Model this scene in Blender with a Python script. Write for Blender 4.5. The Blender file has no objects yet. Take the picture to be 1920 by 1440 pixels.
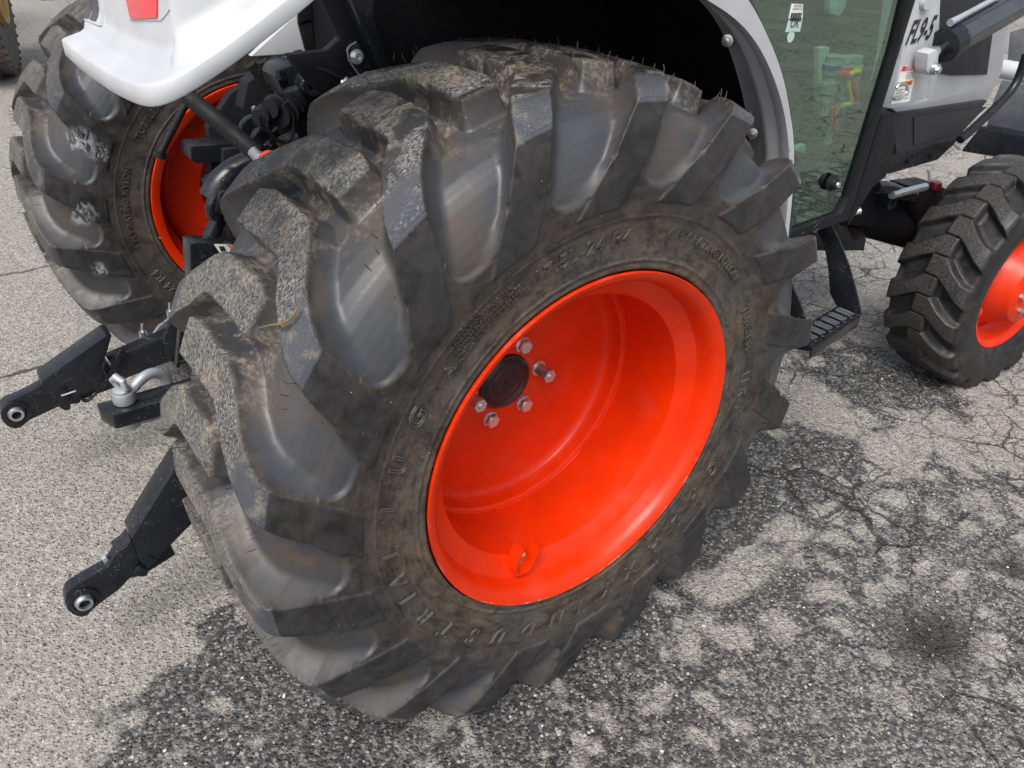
import bpy, bmesh, math, random
import numpy as np
from mathutils import Vector, Matrix
random.seed(7); rng = np.random.default_rng(7)
PI = math.pi
sc = bpy.context.scene
col = sc.collection

# ------------------------------------------------------------------ camera
CP = np.array([-0.8029, -0.8123, 1.4459]); FPX = 1505.67
def _axes(yaw, pitch, roll):
    cy, sy = math.cos(yaw), math.sin(yaw); cp, sp = math.cos(pitch), math.sin(pitch); cr, sr = math.cos(roll), math.sin(roll)
    f = np.array([sy*cp, cy*cp, -sp]); r = np.array([cy, -sy, 0.]); u = np.cross(r, f)
    return cr*r + sr*u, -sr*r + cr*u, f
CR, CU, CF = _axes(0.6498, 0.5632, 0.0485)
cam = bpy.data.objects.new('camera', bpy.data.cameras.new('camera')); col.objects.link(cam)
cam.matrix_world = Matrix(((CR[0], CU[0], -CF[0], CP[0]), (CR[1], CU[1], -CF[1], CP[1]), (CR[2], CU[2], -CF[2], CP[2]), (0, 0, 0, 1)))
cam.data.sensor_width = 36; cam.data.lens = 36*FPX/1920
cam.data.clip_start = 0.02; cam.data.clip_end = 2000
sc.camera = cam

# ------------------------------------------------------------------ light
w = bpy.data.worlds.new('World'); sc.world = w; w.use_nodes = True
SUN_EL, SUN_AZ = math.radians(56), math.radians(-128)      # azimuth measured from +Y towards +X
nt = w.node_tree; bg = nt.nodes['Background']
sky = nt.nodes.new('ShaderNodeTexSky'); sky.sky_type = 'NISHITA'; sky.sun_disc = False
sky.sun_elevation = SUN_EL; sky.sun_rotation = SUN_AZ; sky.dust_density = 5.0; sky.air_density = 1.0; sky.ozone_density = 1.0
hs = nt.nodes.new('ShaderNodeHueSaturation'); hs.inputs['Saturation'].default_value = 0.45   # thin cloud whitens the sky
nt.links.new(sky.outputs[0], hs.inputs['Color']); nt.links.new(hs.outputs[0], bg.inputs[0]); bg.inputs[1].default_value = 0.13
sun = bpy.data.objects.new('sun', bpy.data.lights.new('sun', 'SUN')); col.objects.link(sun)
sun.data.energy = 1.35; sun.data.angle = math.radians(30); sun.data.color = (1, 0.96, 0.9)
sd = Vector((math.sin(SUN_AZ)*math.cos(SUN_EL), math.cos(SUN_AZ)*math.cos(SUN_EL), math.sin(SUN_EL)))
sun.rotation_euler = sd.to_track_quat('Z', 'Y').to_euler()
sc.view_settings.view_transform = 'Standard'; sc.view_settings.look = 'None'
sc.view_settings.gamma = 1; sc.view_settings.exposure = 0.68; sc.view_settings.use_curve_mapping = False
sc.render.engine = 'CYCLES'

# ------------------------------------------------------------------ helpers
def at(px, py, **k):
    """point where the sight line of a photo pixel meets a real plane x=, y= or z="""
    d = CF + (px-960)/FPX*CR - (py-720)/FPX*CU
    (a, v), = k.items(); i = 'xyz'.index(a)
    return CP + (v-CP[i])/d[i]*d

def tag(o, label=None, cat=None, group=None, kind=None):
    if label: o['label'] = label
    if cat: o['category'] = cat
    if group: o['group'] = group
    if kind: o['kind'] = kind
    return o
def empty(name, loc, label, cat, group=None):
    o = bpy.data.objects.new(name, None); col.objects.link(o); o.location = loc; o.empty_display_size = .1
    return tag(o, label, cat, group)
def link(name, me, mat, parent=None, kind=None, label=None):
    o = bpy.data.objects.new(name, me); col.objects.link(o)
    if mat is not None and not me.materials: me.materials.append(mat)
    if parent is not None:
        o.parent = parent
        # all geometry is written in world coordinates; cancel the parents' offsets
        T = Vector((0, 0, 0)); p = parent
        while p: T += p.location; p = p.parent
        o.location = -T
    if kind: o['kind'] = kind
    if label: o['label'] = label
    return o
def shade(me, smooth=True, angle=None):
    me.polygons.foreach_set('use_smooth', [smooth]*len(me.polygons))
    if smooth and angle:
        me.set_sharp_from_angle(angle=math.radians(angle))
def pym(name, V, F, smooth=False, angle=None):
    me = bpy.data.meshes.new(name)
    me.from_pydata([tuple(map(float, v)) for v in V], [], [tuple(int(i) for i in f) for f in F])
    me.update(); shade(me, smooth, angle); return me

class MB:
    """collects shapes into one mesh"""
    def __init__(s): s.V = []; s.F = []
    def add(s, V, F):
        n = len(s.V); s.V += [tuple(v) for v in V]; s.F += [tuple(i+n for i in f) for f in F]; return s
    def box(s, c, size, R=None, bev=0.0):
        bm = bmesh.new(); bmesh.ops.create_cube(bm, size=1.0)
        for v in bm.verts: v.co = Vector((v.co.x*size[0], v.co.y*size[1], v.co.z*size[2]))
        if bev: bmesh.ops.bevel(bm, geom=bm.edges[:], offset=bev, segments=2, affect='EDGES', profile=.6)
        M = (R.to_3x3() if R is not None else Matrix.Identity(3)); c = Vector(c)
        bm.verts.index_update()
        V = [M @ v.co + c for v in bm.verts]; F = [[v.index for v in f.verts] for f in bm.faces]; bm.free()
        return s.add(V, F)
    def prism(s, pts, off, bev=0.0):
        """closed polygon of 3-D points pushed through vector off"""
        bm = bmesh.new(); off = Vector(off)
        a = [bm.verts.new(Vector(p)) for p in pts]; b = [bm.verts.new(Vector(p)+off) for p in pts]; n = len(pts)
        bm.faces.new(a); bm.faces.new(b[::-1])
        for i in range(n): bm.faces.new((a[i], b[i], b[(i+1) % n], a[(i+1) % n]))
        bmesh.ops.recalc_face_normals(bm, faces=bm.faces[:])
        if bev: bmesh.ops.bevel(bm, geom=bm.edges[:], offset=bev, segments=2, affect='EDGES', profile=.6)
        bm.verts.index_update()
        V = [v.co.copy() for v in bm.verts]; F = [[v.index for v in f.verts] for f in bm.faces]; bm.free()
        return s.add(V, F)
    def tube(s, pts, r, n=12, cap=True):
        pts = [Vector(p) for p in pts]; m = len(pts)
        rs = r if hasattr(r, '__len__') else [r]*m
        V = []; F = []; up = None
        for i, p in enumerate(pts):
            t = (pts[min(i+1, m-1)]-pts[max(i-1, 0)]).normalized()
            if up is None:
                up = Vector((0, 0, 1)) if abs(t.z) < .9 else Vector((1, 0, 0))
            a = t.cross(up).normalized(); b = a.cross(t).normalized(); up = b
            for k in range(n):
                q = 2*PI*k/n; V.append(p + rs[i]*(math.cos(q)*a + math.sin(q)*b))
        for i in range(m-1):
            for k in range(n):
                F.append((i*n+k, i*n+(k+1) % n, (i+1)*n+(k+1) % n, (i+1)*n+k))
        if cap:
            F.append(tuple(range(n-1, -1, -1))); F.append(tuple((m-1)*n+k for k in range(n)))
        return s.add(V, F)
    def lathe(s, prof, c, axis=(0, 1, 0), n=48, close=False):
        """prof = (radius, along-axis) pairs"""
        ax = Vector(axis).normalized(); c = Vector(c)
        e = Vector((1, 0, 0)) if abs(ax.x) < .9 else Vector((0, 1, 0))
        a = (e - ax*e.dot(ax)).normalized(); b = ax.cross(a)
        V = []; F = []; m = len(prof)
        for (r, h) in prof:
            for k in range(n):
                q = 2*PI*k/n; V.append(c + ax*h + r*(math.cos(q)*a + math.sin(q)*b))
        for i in range(m if close else m-1):
            j = (i+1) % m
            for k in range(n):
                F.append((i*n+k, i*n+(k+1) % n, j*n+(k+1) % n, j*n+k))
        if not close:
            if prof[0][0] > 1e-6: F.append(tuple(range(n-1, -1, -1)))
            if prof[-1][0] > 1e-6: F.append(tuple((m-1)*n+k for k in range(n)))
        return s.add(V, F)
    def build(s, name, mat, parent=None, smooth=True, angle=35, kind=None, label=None):
        me = pym(name, s.V, s.F)
        bm = bmesh.new(); bm.from_mesh(me); bmesh.ops.recalc_face_normals(bm, faces=bm.faces[:]); bm.to_mesh(me); bm.free()
        shade(me, smooth, angle)
        return link(name, me, mat, parent, kind, label)

# ------------------------------------------------------------------ materials
def newmat(name):
    m = bpy.data.materials.new(name); m.use_nodes = True
    return m, m.node_tree, m.node_tree.nodes['Principled BSDF']
class NB:
    """small node builder"""
    def __init__(s, nt): s.t = nt
    def _in(s, sock, v):
        if isinstance(v, bpy.types.NodeSocket): s.t.links.new(v, sock)
        elif v is not None:
            try: sock.default_value = v
            except Exception: sock.default_value = (*v, 1) if len(v) == 3 else v
    def math(s, op, a, b=None, c=None, clamp=False):
        n = s.t.nodes.new('ShaderNodeMath'); n.operation = op; n.use_clamp = clamp
        s._in(n.inputs[0], a)
        if b is not None: s._in(n.inputs[1], b)
        if c is not None: s._in(n.inputs[2], c)
        return n.outputs[0]
    def mix(s, f, a, b, typ='RGBA', blend='MIX'):
        n = s.t.nodes.new('ShaderNodeMix'); n.data_type = typ
        if typ == 'RGBA':
            n.blend_type = blend; s._in(n.inputs[0], f)
            for i, v in ((6, a), (7, b)):
                if isinstance(v, (tuple, list)) and len(v) == 3: v = (*v, 1)
                s._in(n.inputs[i], v)
            return n.outputs[2]
        s._in(n.inputs[0], f); s._in(n.inputs[2], a); s._in(n.inputs[3], b); return n.outputs[0]
    def noise(s, vec, scale, detail=4, rough=.55, dist=0, out=0):
        n = s.t.nodes.new('ShaderNodeTexNoise'); s._in(n.inputs['Vector'], vec)
        n.inputs['Scale'].default_value = scale; n.inputs['Detail'].default_value = detail
        n.inputs['Roughness'].default_value = rough; n.inputs['Distortion'].default_value = dist
        return n.outputs[out]
    def vor(s, vec, scale, feature='F1', out=0, rand=1):
        n = s.t.nodes.new('ShaderNodeTexVoronoi'); n.feature = feature; s._in(n.inputs['Vector'], vec)
        n.inputs['Scale'].default_value = scale; n.inputs['Randomness'].default_value = rand
        return n.outputs[out]
    def ramp(s, v, lo, hi, a=0., b=1.):
        n = s.t.nodes.new('ShaderNodeMapRange'); n.interpolation_type = 'SMOOTHSTEP'; n.clamp = True
        s._in(n.inputs[0], v); s._in(n.inputs[1], lo); s._in(n.inputs[2], hi); s._in(n.inputs[3], a); s._in(n.inputs[4], b)
        return n.outputs[0]
    def coord(s, which='Object'):
        return s.t.nodes.new('ShaderNodeTexCoord').outputs[which]
    def vscale(s, v, xyz):
        n = s.t.nodes.new('ShaderNodeVectorMath'); n.operation = 'MULTIPLY'; s._in(n.inputs[0], v); n.inputs[1].default_value = xyz; return n.outputs[0]
    def vadd(s, a, b):
        n = s.t.nodes.new('ShaderNodeVectorMath'); n.operation = 'ADD'; s._in(n.inputs[0], a); s._in(n.inputs[1], b); return n.outputs[0]
    def sep(s, v):
        n = s.t.nodes.new('ShaderNodeSeparateXYZ'); s._in(n.inputs[0], v); return n.outputs
    def bump(s, h, strength=.5, dist=.002, nrm=None):
        n = s.t.nodes.new('ShaderNodeBump'); n.inputs['Strength'].default_value = strength; n.inputs['Distance'].default_value = dist
        s._in(n.inputs['Height'], h)
        if nrm is not None: s._in(n.inputs['Normal'], nrm)
        return n.outputs[0]
    def attr(s, name, out=2):
        n = s.t.nodes.new('ShaderNodeAttribute'); n.attribute_name = name; return n.outputs[out]
def simple(name, c, rough=.5, metal=0., spec=.5, coat=0., speck=0., dust=0., bump=0., bscale=60, dustcol=(.35, .32, .28)):
    m, t, p = newmat(name); n = NB(t)
    co = n.coord('Object')
    colr = n.mix(n.ramp(n.noise(co, 9, 5), .3, .7), [x*.9 for x in c], [min(1, x*1.08) for x in c])
    if dust:
        d = n.math('MULTIPLY', n.ramp(n.noise(co, 14, 6, .65), .42, .75), dust, clamp=True)
        colr = n.mix(d, colr, dustcol)
    if speck:
        v = n.vor(co, 240); s_ = n.math('MULTIPLY', n.ramp(v, .10, .17, 1, 0), n.ramp(n.noise(co, 30, 3), .5, .62))
        s_ = n.math('MULTIPLY', s_, speck); colr = n.mix(s_, colr, (.5, .5, .48))
    t.links.new(colr, p.inputs['Base Color'])
    rr = n.ramp(n.noise(co, 22, 4), .3, .7, max(.02, rough-.07), min(1, rough+.1)); t.links.new(rr, p.inputs['Roughness'])
    p.inputs['Metallic'].default_value = metal; p.inputs['Specular IOR Level'].default_value = spec
    if coat: p.inputs['Coat Weight'].default_value = coat; p.inputs['Coat Roughness'].default_value = .06
    if bump: t.links.new(n.bump(n.noise(co, bscale, 4), bump, .002), p.inputs['Normal'])
    return m
M = {}
M['orange'] = simple('orange_enamel', (.66, .027, .0006), .36, spec=.28, coat=.06, bump=.03, bscale=25)
def rim_wear(m):
    t = m.node_tree; n = NB(t); p = t.nodes['Principled BSDF']; src = p.inputs['Base Color'].links[0].from_socket
    g_ = t.nodes.new('ShaderNodeNewGeometry').outputs['Position']; x, y, z = n.sep(g_); dz = n.math('SUBTRACT', z, .6)
    rad = n.math('SQRT', n.math('ADD', n.math('MULTIPLY', x, x), n.math('MULTIPLY', dz, dz)))
    ringm = n.math('MULTIPLY', n.ramp(rad, .3275, .3325), n.ramp(n.noise(n.vscale(g_, (30, 30, 30)), 1., 6, .75), .50, .62))
    lowm = n.math('MULTIPLY', n.ramp(z, .60, .30, .12, 1.), n.math('LESS_THAN', x, 1.))
    c = n.mix(n.math('MULTIPLY', n.math('MULTIPLY', ringm, lowm), .75), src, (.42, .38, .34))
    dst = n.math('MULTIPLY', n.ramp(n.noise(g_, 7, 6, .65), .48, .72), .10); c = n.mix(dst, c, (.30, .20, .14))
    sp = n.math('MULTIPLY', n.ramp(n.vor(g_, 90), .05, .08, 1, 0), n.ramp(n.noise(g_, 9, 3), .56, .64)); c = n.mix(n.math('MULTIPLY', sp, .55), c, (.45, .30, .22))
    t.links.new(c, p.inputs['Base Color'])
rim_wear(M['orange'])
M['black_paint'] = simple('black_enamel', (.011, .0125, .017), .24, spec=.42, speck=.9, bump=.12, bscale=90)
M['black_matte'] = simple('black_plastic', (.008, .0085, .011), .5, spec=.25, speck=.25, bump=.15, bscale=120)
M['black_deep'] = simple('black_liner', (.005, .005, .007), .75, spec=.2, speck=.15)
M['hose'] = simple('hose_rubber', (.009, .009, .010), .6, spec=.22, speck=.6, bump=.4, bscale=200)
M['zinc'] = simple('zinc_plating', (.62, .66, .68), .32, metal=.9)
M['galv'] = simple('galvanised_steel', (.42, .46, .50), .5, metal=.55, dust=.3, bump=.3, bscale=120)
M['chrome'] = simple('polished_steel', (.75, .76, .78), .12, metal=1.)
M['steel_dark'] = simple('dark_barrel_steel', (.16, .17, .18), .22, metal=.85)
M['white'] = simple('white_panel', (.47, .485, .515), .35, coat=.2, speck=.05)
M['grey_panel'] = simple('grey_fender_lining', (.56, .57, .61), .5, bump=.05)
M['charcoal'] = simple('charcoal_plastic', (.036, .036, .041), .55, spec=.35, bump=.1, bscale=200)
M['red_lens'] = simple('red_lens', (.75, .01, .03), .12, coat=.8)
M['red_plastic'] = simple('red_cap_plastic', (.75, .05, .03), .45)
M['dark_red'] = simple('dark_red_plastic', (.10, .004, .008), .35)
M['vent'] = simple('grey_vent', (.07, .07, .08), .5)
M['rust_pin'] = simple('yellow_brass', (.35, .25, .10), .4, metal=.7)
M['sticker'] = simple('sticker_white', (.78, .80, .78), .45)
M['sticker_teal'] = simple('sticker_pale_green', (.45, .60, .56), .45)
M['ink'] = simple('black_ink', (.02, .02, .022), .5)
M['inkred'] = simple('red_ink', (.62, .02, .03), .5)
M['inkorange'] = simple('orange_ink', (.85, .22, .02), .5)
M['bgrey'] = simple('blue_grey_steel', (.10, .115, .135), .35, dust=.3)
M['seal'] = simple('rubber_seal', (.03, .03, .03), .7)
M['yellow'] = simple('yellow_machine_paint', (.40, .25, .04), .5, dust=.6)
M['couple'] = simple('coupler_steel', (.42, .47, .44), .3, metal=.4)
M['cblue'] = simple('blue_band', (.03, .07, .28), .4); M['cred'] = simple('red_band', (.8, .07, .02), .4); M['cyel'] = simple('yellow_band', (.85, .62, .03), .4)
M['straw'] = simple('dry_straw', (.15, .11, .055), .8)
M['cabdark'] = simple('cab_interior', (.028, .030, .030), .7)
M['cablight'] = simple('cab_light_trim', (.45, .5, .48), .6)

def hubcap_mat():
    m, t, p = newmat('black_hub_plastic'); n = NB(t)
    p.inputs['Base Color'].default_value = (.014, .010, .012, 1); p.inputs['Roughness'].default_value = .22
    return m
M['hub'] = hubcap_mat()

def tyre_mat(name, dusty=1., smears=()):
    m, t, p = newmat(name); n = NB(t)
    co = n.coord('Object'); x, y, z = n.sep(co)
    rad = n.math('SQRT', n.math('ADD', n.math('MULTIPLY', x, x), n.math('MULTIPLY', z, z)))
    top = n.attr('tread_top'); pocket = n.attr('pocket'); face = n.attr('lug_face')
    big = n.noise(co, 6, 5, .6); mid = n.noise(co, 24, 6, .65, .6); fine = n.noise(co, 160, 4, .6)
    # streaks run round the wheel: stretch the noise along the tangent by squeezing radius and angle
    ang = n.math('ARCTAN2', z, x)
    cmb = t.nodes.new('ShaderNodeCombineXYZ')
    t.links.new(n.math('MULTIPLY', n.math('SINE', ang), 5.), cmb.inputs[0]); t.links.new(n.math('MULTIPLY', n.math('COSINE', ang), 5.), cmb.inputs[1]); t.links.new(n.math('MULTIPLY', rad, 60.), cmb.inputs[2])
    streak = n.noise(cmb.outputs[0], 1.3, 6, .7, .5)
    rub = n.mix(n.ramp(mid, .3, .7), (.011, .0115, .013), (.030, .031, .034))
    # lug faces stay blacker
    # sidewall dust, brown near the bead
    near_bead = n.ramp(rad, .33, .47, 1, 0)
    dustf = n.math('MULTIPLY', n.ramp(n.math('ADD', n.math('MULTIPLY', streak, .45), n.math('ADD', n.math('MULTIPLY', mid, .3), n.math('MULTIPLY', fine, .25))), .36, .66), n.math('ADD', n.math('MULTIPLY', near_bead, .62), .36))
    dustf = n.math('MULTIPLY', dustf, n.ramp(face, 0, 1, 1, .30)); dustf = n.math('MULTIPLY', dustf, dusty, clamp=True)
    dcol = n.mix(n.ramp(big, .35, .65), (.175, .118, .070), (.098, .086, .072))
    c = n.mix(dustf, rub, dcol)
    # dark wiped smears
    sm = n.ramp(n.noise(co, 10, 6, .7, .6), .54, .70, 0, .6); c = n.mix(sm, c, (.03, .031, .034))
    # pockets: smooth, sky sheen painted in as blue-grey, with brown silt
    pcol = n.mix(n.ramp(big, .45, .70), (.048, .053, .063), (.070, .060, .052))
    psilt = n.math('MULTIPLY', n.ramp(n.noise(co, 9, 4, .6, 1.), .50, .74), n.ramp(z, -.35, .35, .95, .40))
    pcol = n.mix(psilt, pcol, (.125, .082, .048))
    c = n.mix(n.math('MULTIPLY', n.ramp(pocket, .05, .6), .85), c, pcol)
    # tread tops: scuffed grey with pale grit
    grit = n.ramp(n.noise(n.vscale(co, (190, 330, 190)), 1., 4, .75, .3), .42, .66)
    tcol = n.mix(grit, (.028, .028, .028), (.30, .295, .28))
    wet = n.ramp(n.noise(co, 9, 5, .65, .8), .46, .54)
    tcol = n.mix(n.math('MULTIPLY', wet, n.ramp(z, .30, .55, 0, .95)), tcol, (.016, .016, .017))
    mud = n.ramp(n.noise(co, 20, 6, .7), .62, .70); tcol = n.mix(mud, tcol, (.17, .13, .085))
    shd = n.attr('shoulder'); shk_ = n.ramp(n.math('ADD', shd, n.math('MULTIPLY', n.math('SUBTRACT', mid, .5), 1.1)), .25, .75)
    tcol = n.mix(n.math('MULTIPLY', shk_, n.ramp(shd, 0, .1)), tcol, n.mix(n.ramp(mid, .5, .7), (.060, .065, .078), (.17, .155, .13)))  # blue-grey on the lug shoulders is sky reflection put into the colour
    c = n.mix(n.math('MULTIPLY', n.math('MAXIMUM', top, shd), dusty, clamp=True), c, tcol)
    # dried mud splashes in the grooves at the tyre's centre
    cen = n.math('MULTIPLY', n.ramp(n.math('ABSOLUTE', y), .0, .17, 1, 0), n.ramp(n.noise(co, 16, 6, .7, .5), .46, .60))
    c = n.mix(n.math('MULTIPLY', cen, .8*dusty, clamp=True), c, n.mix(n.ramp(fine, .4, .6), (.12, .095, .07), (.36, .32, .255)))
    # sparse pale splashes
    sp = n.ramp(n.vor(co, 75), .05, .085, 1, 0); sp = n.math('MULTIPLY', sp, n.ramp(n.noise(co, 10, 3), .52, .66)); c = n.mix(n.math('MULTIPLY', sp, .8), c, (.5, .48, .45))
    for (q, r_) in smears:
        dn = t.nodes.new('ShaderNodeVectorMath'); dn.operation = 'DISTANCE'; t.links.new(co, dn.inputs[0]); dn.inputs[1].default_value = q
        b_ = n.math('MULTIPLY', n.ramp(dn.outputs['Value'], r_*.3, r_, 1, 0), n.ramp(n.noise(n.vscale(co, (1, 1, .5)), 60, 6, .75, .5), .46, .58)); c = n.mix(n.math('MULTIPLY', b_, .85), c, (.42, .44, .47))
    t.links.new(c, p.inputs['Base Color'])
    ro = n.mix(pocket, n.ramp(mid, .3, .7, .45, .7), n.ramp(mid, .3, .7, .36, .52), 'FLOAT')
    ro = n.mix(n.math('MULTIPLY', top, .8), ro, n.ramp(wet, 0, 1, .6, .25), 'FLOAT'); ro = n.mix(n.math('MULTIPLY', shk_, shd), ro, .38, 'FLOAT')
    t.links.new(ro, p.inputs['Roughness']); p.inputs['Specular IOR Level'].default_value = .5
    h = n.math('ADD', n.math('MULTIPLY', fine, n.math('ADD', n.math('MULTIPLY', top, 1.6), .25)), n.math('MULTIPLY', n.math('MULTIPLY', grit, top), 1.4))
    h = n.math('ADD', h, n.math('MULTIPLY', mid, .5))
    t.links.new(n.bump(h, .5, .0018), p.inputs['Normal'])
    return m
M['tyre'] = tyre_mat('dusty_tyre_rubber')
M['tyre_clean'] = tyre_mat('cleaner_tyre_rubber', .55, [(tuple(np.array(at(a, b, y=1.505))-np.array([0, 1.718, .6])), r_) for a, b, r_ in ((150, 262, .045), (185, 285, .035), (155, 400, .045), (185, 505, .035))])
M['letter'] = simple('moulded_rubber', (.055, .050, .045), .48, dust=.35, dustcol=(.2, .17, .13))
M['whisk'] = simple('rubber_whisker', (.035, .033, .03), .6)

# ------------------------------------------------------------------ ground
def ground_mat():
    m, t, p = newmat('cracked_asphalt'); n = NB(t)
    co = n.coord('Object'); damp = n.attr('damp'); rough_area = n.attr('gravelly')
    warp = n.vadd(co, n.vscale(n.noise(co, 16, 5, .65, out=1), (.045, .045, 0)))
    isl = n.vor(warp, 8.0, 'DISTANCE_TO_EDGE'); isl2 = n.vor(n.vadd(warp, (3.1, 1.7, 0)), 13, 'DISTANCE_TO_EDGE')
    nz = n.noise(co, 5, 8, .72, .4); nz2 = n.noise(co, 30, 6, .7)
    e = n.math('ADD', n.math('MULTIPLY', n.ramp(isl, 0, .26, 1, 0), .70), n.math('MULTIPLY', n.ramp(isl2, 0, .4, 1, 0), .30))
    d = n.math('ADD', damp, n.math('MULTIPLY', n.math('SUBTRACT', nz, .5), 1.25))
    d = n.math('ADD', d, n.math('MULTIPLY', n.math('SUBTRACT', nz2, .5), .55))
    d = n.math('ADD', d, n.math('MULTIPLY', n.math('SUBTRACT', e, .44), n.ramp(damp, .25, .6)))
    wet = n.ramp(d, .34, .66)
    # aggregate
    w2 = n.vadd(co, n.vscale(n.noise(co, 120, 2, .5, out=1), (.006, .006, 0)))
    cell = n.vor(w2, 125, 'F1', 1); dist = n.vor(w2, 125, 'F1', 0); edge = n.vor(w2, 125, 'DISTANCE_TO_EDGE')
    cell2 = n.vor(w2, 84, 'F1', 1); dist2 = n.vor(w2, 84, 'F1', 0)
    cx, cy, cz = n.sep(cell); c2x, c2y, c2z = n.sep(cell2)
    micro = n.noise(co, 330, 3, .6)
    dry = n.mix(cx, (.19, .179, .163), (.42, .401, .372))
    dry = n.mix(n.math('MULTIPLY', n.ramp(micro, .35, .7), .5), dry, (.40, .375, .345))
    dry = n.mix(n.ramp(edge, .0, .10, .72, 0), dry, (.10, .092, .082))
    dry = n.mix(n.math('MULTIPLY', n.ramp(n.noise(co, 2.2, 6, .6), .45, .75), .25), dry, (.20, .19, .178))
    wetc = n.mix(n.ramp(cx, .40, .97), (.036, .036, .038), (.17, .17, .168))
    stone = n.math('MULTIPLY', n.ramp(dist2, .30, .38, 1, 0), n.ramp(c2x, .54, .60))
    stcol = n.mix(c2y, (.13, .13, .138), (.55, .53, .47)); stcol = n.mix(n.ramp(c2z, .97, .985), stcol, (.24, .19, .15))
    wetc = n.mix(stone, wetc, stcol)
    wetc = n.mix(n.ramp(edge, 0, .08, .7, 0), wetc, (.012, .012, .012))
    grav = n.mix(n.ramp(cx, .2, .9), (.085, .083, .082), (.30, .29, .275)); grav = n.mix(stone, grav, stcol)
    grav = n.mix(n.ramp(edge, 0, .10, .75, 0), grav, (.03, .028, .026))
    wetc = n.mix(n.math('MULTIPLY', rough_area, n.ramp(nz2, .3, .6, .5, 1)), wetc, grav)
    c = n.mix(wet, dry, wetc)
    # alligator cracks
    wc = n.vadd(co, n.vscale(n.noise(co, 14, 5, .7, out=1), (.07, .07, 0)))
    ck = n.vor(wc, 4.4, 'DISTANCE_TO_EDGE'); ck2 = n.vor(n.vadd(wc, (5, 2, 0)), 11, 'DISTANCE_TO_EDGE')
    cmask = n.math('MULTIPLY', n.attr('cracky'), n.ramp(n.noise(co, 1.7, 3), .38, .55))
    crack = n.math('MULTIPLY', n.math('MAXIMUM', n.ramp(ck, .003, .021, 1, 0), n.ramp(ck2, .003, .020, .75, 0)), cmask)
    lx, ly, lz = n.sep(wc)
    # one long hairline crack across the dry asphalt on the left
    ln = n.math('ABSOLUTE', n.math('SUBTRACT', n.math('SUBTRACT', ly, 1.96), n.math('MULTIPLY', n.math('ADD', lx, .80), .06)))
    long_ = n.math('MULTIPLY', n.ramp(ln, .003, .011, 1, 0), n.ramp(lx, -.42, -.50))
    ln2 = n.math('ABSOLUTE', n.math('SUBTRACT', n.math('SUBTRACT', ly, 2.84), n.math('MULTIPLY', lx, .05)))
    long2 = n.math('MULTIPLY', n.ramp(ln2, .002, .012, 1, 0), n.ramp(lx, -.2, -.4))
    crack = n.math('MAXIMUM', crack, n.math('MAXIMUM', long_, n.math('MULTIPLY', long2, .8)))
    c = n.mix(n.math('MULTIPLY', crack, .78), c, (.018, .016, .014))
    # brown muddy spot and ochre stains
    mudm = n.math('MULTIPLY', n.attr('muddy'), n.ramp(n.noise(co, 26, 5, .7), .22, .44), clamp=True)
    c = n.mix(mudm, c, n.mix(n.ramp(micro, .4, .65), (.017, .015, .013), (.075, .064, .052)))
    och = n.math('MULTIPLY', n.ramp(n.noise(n.vadd(co, (9, 3, 0)), 7, 5, .7), .66, .75), .35); c = n.mix(och, c, (.26, .20, .11))
    t.links.new(c, p.inputs['Base Color'])
    t.links.new(n.mix(wet, n.ramp(cx, 0, 1, .75, .95), n.ramp(cy, 0, 1, .38, .7), 'FLOAT'), p.inputs['Roughness'])
    p.inputs['Specular IOR Level'].default_value = .4
    h = n.math('ADD', n.math('MULTIPLY', n.ramp(dist, 0, .55, 1, 0), n.math('ADD', cy, .35)), n.math('MULTIPLY', micro, .35))
    h = n.math('ADD', h, n.math('MULTIPLY', n.math('MULTIPLY', stone, wet), .9))
    h = n.math('SUBTRACT', h, n.math('MULTIPLY', crack, 2.2))
    t.links.new(n.bump(h, 1.0, .0055), p.inputs['Normal'])
    return m
M['ground'] = ground_mat()
def idw(X, Y, pts, power=3.2):
    P3 = [(*at(a, b, z=0)[:2], v) for a, b, v in pts]
    num = np.zeros_like(X); den = np.zeros_like(X)
    for px_, py_, v in P3:
        w_ = 1/((X-px_)**2+(Y-py_)**2+.0012)**(power/2); num += w_*v; den += w_
    return num/den
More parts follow.
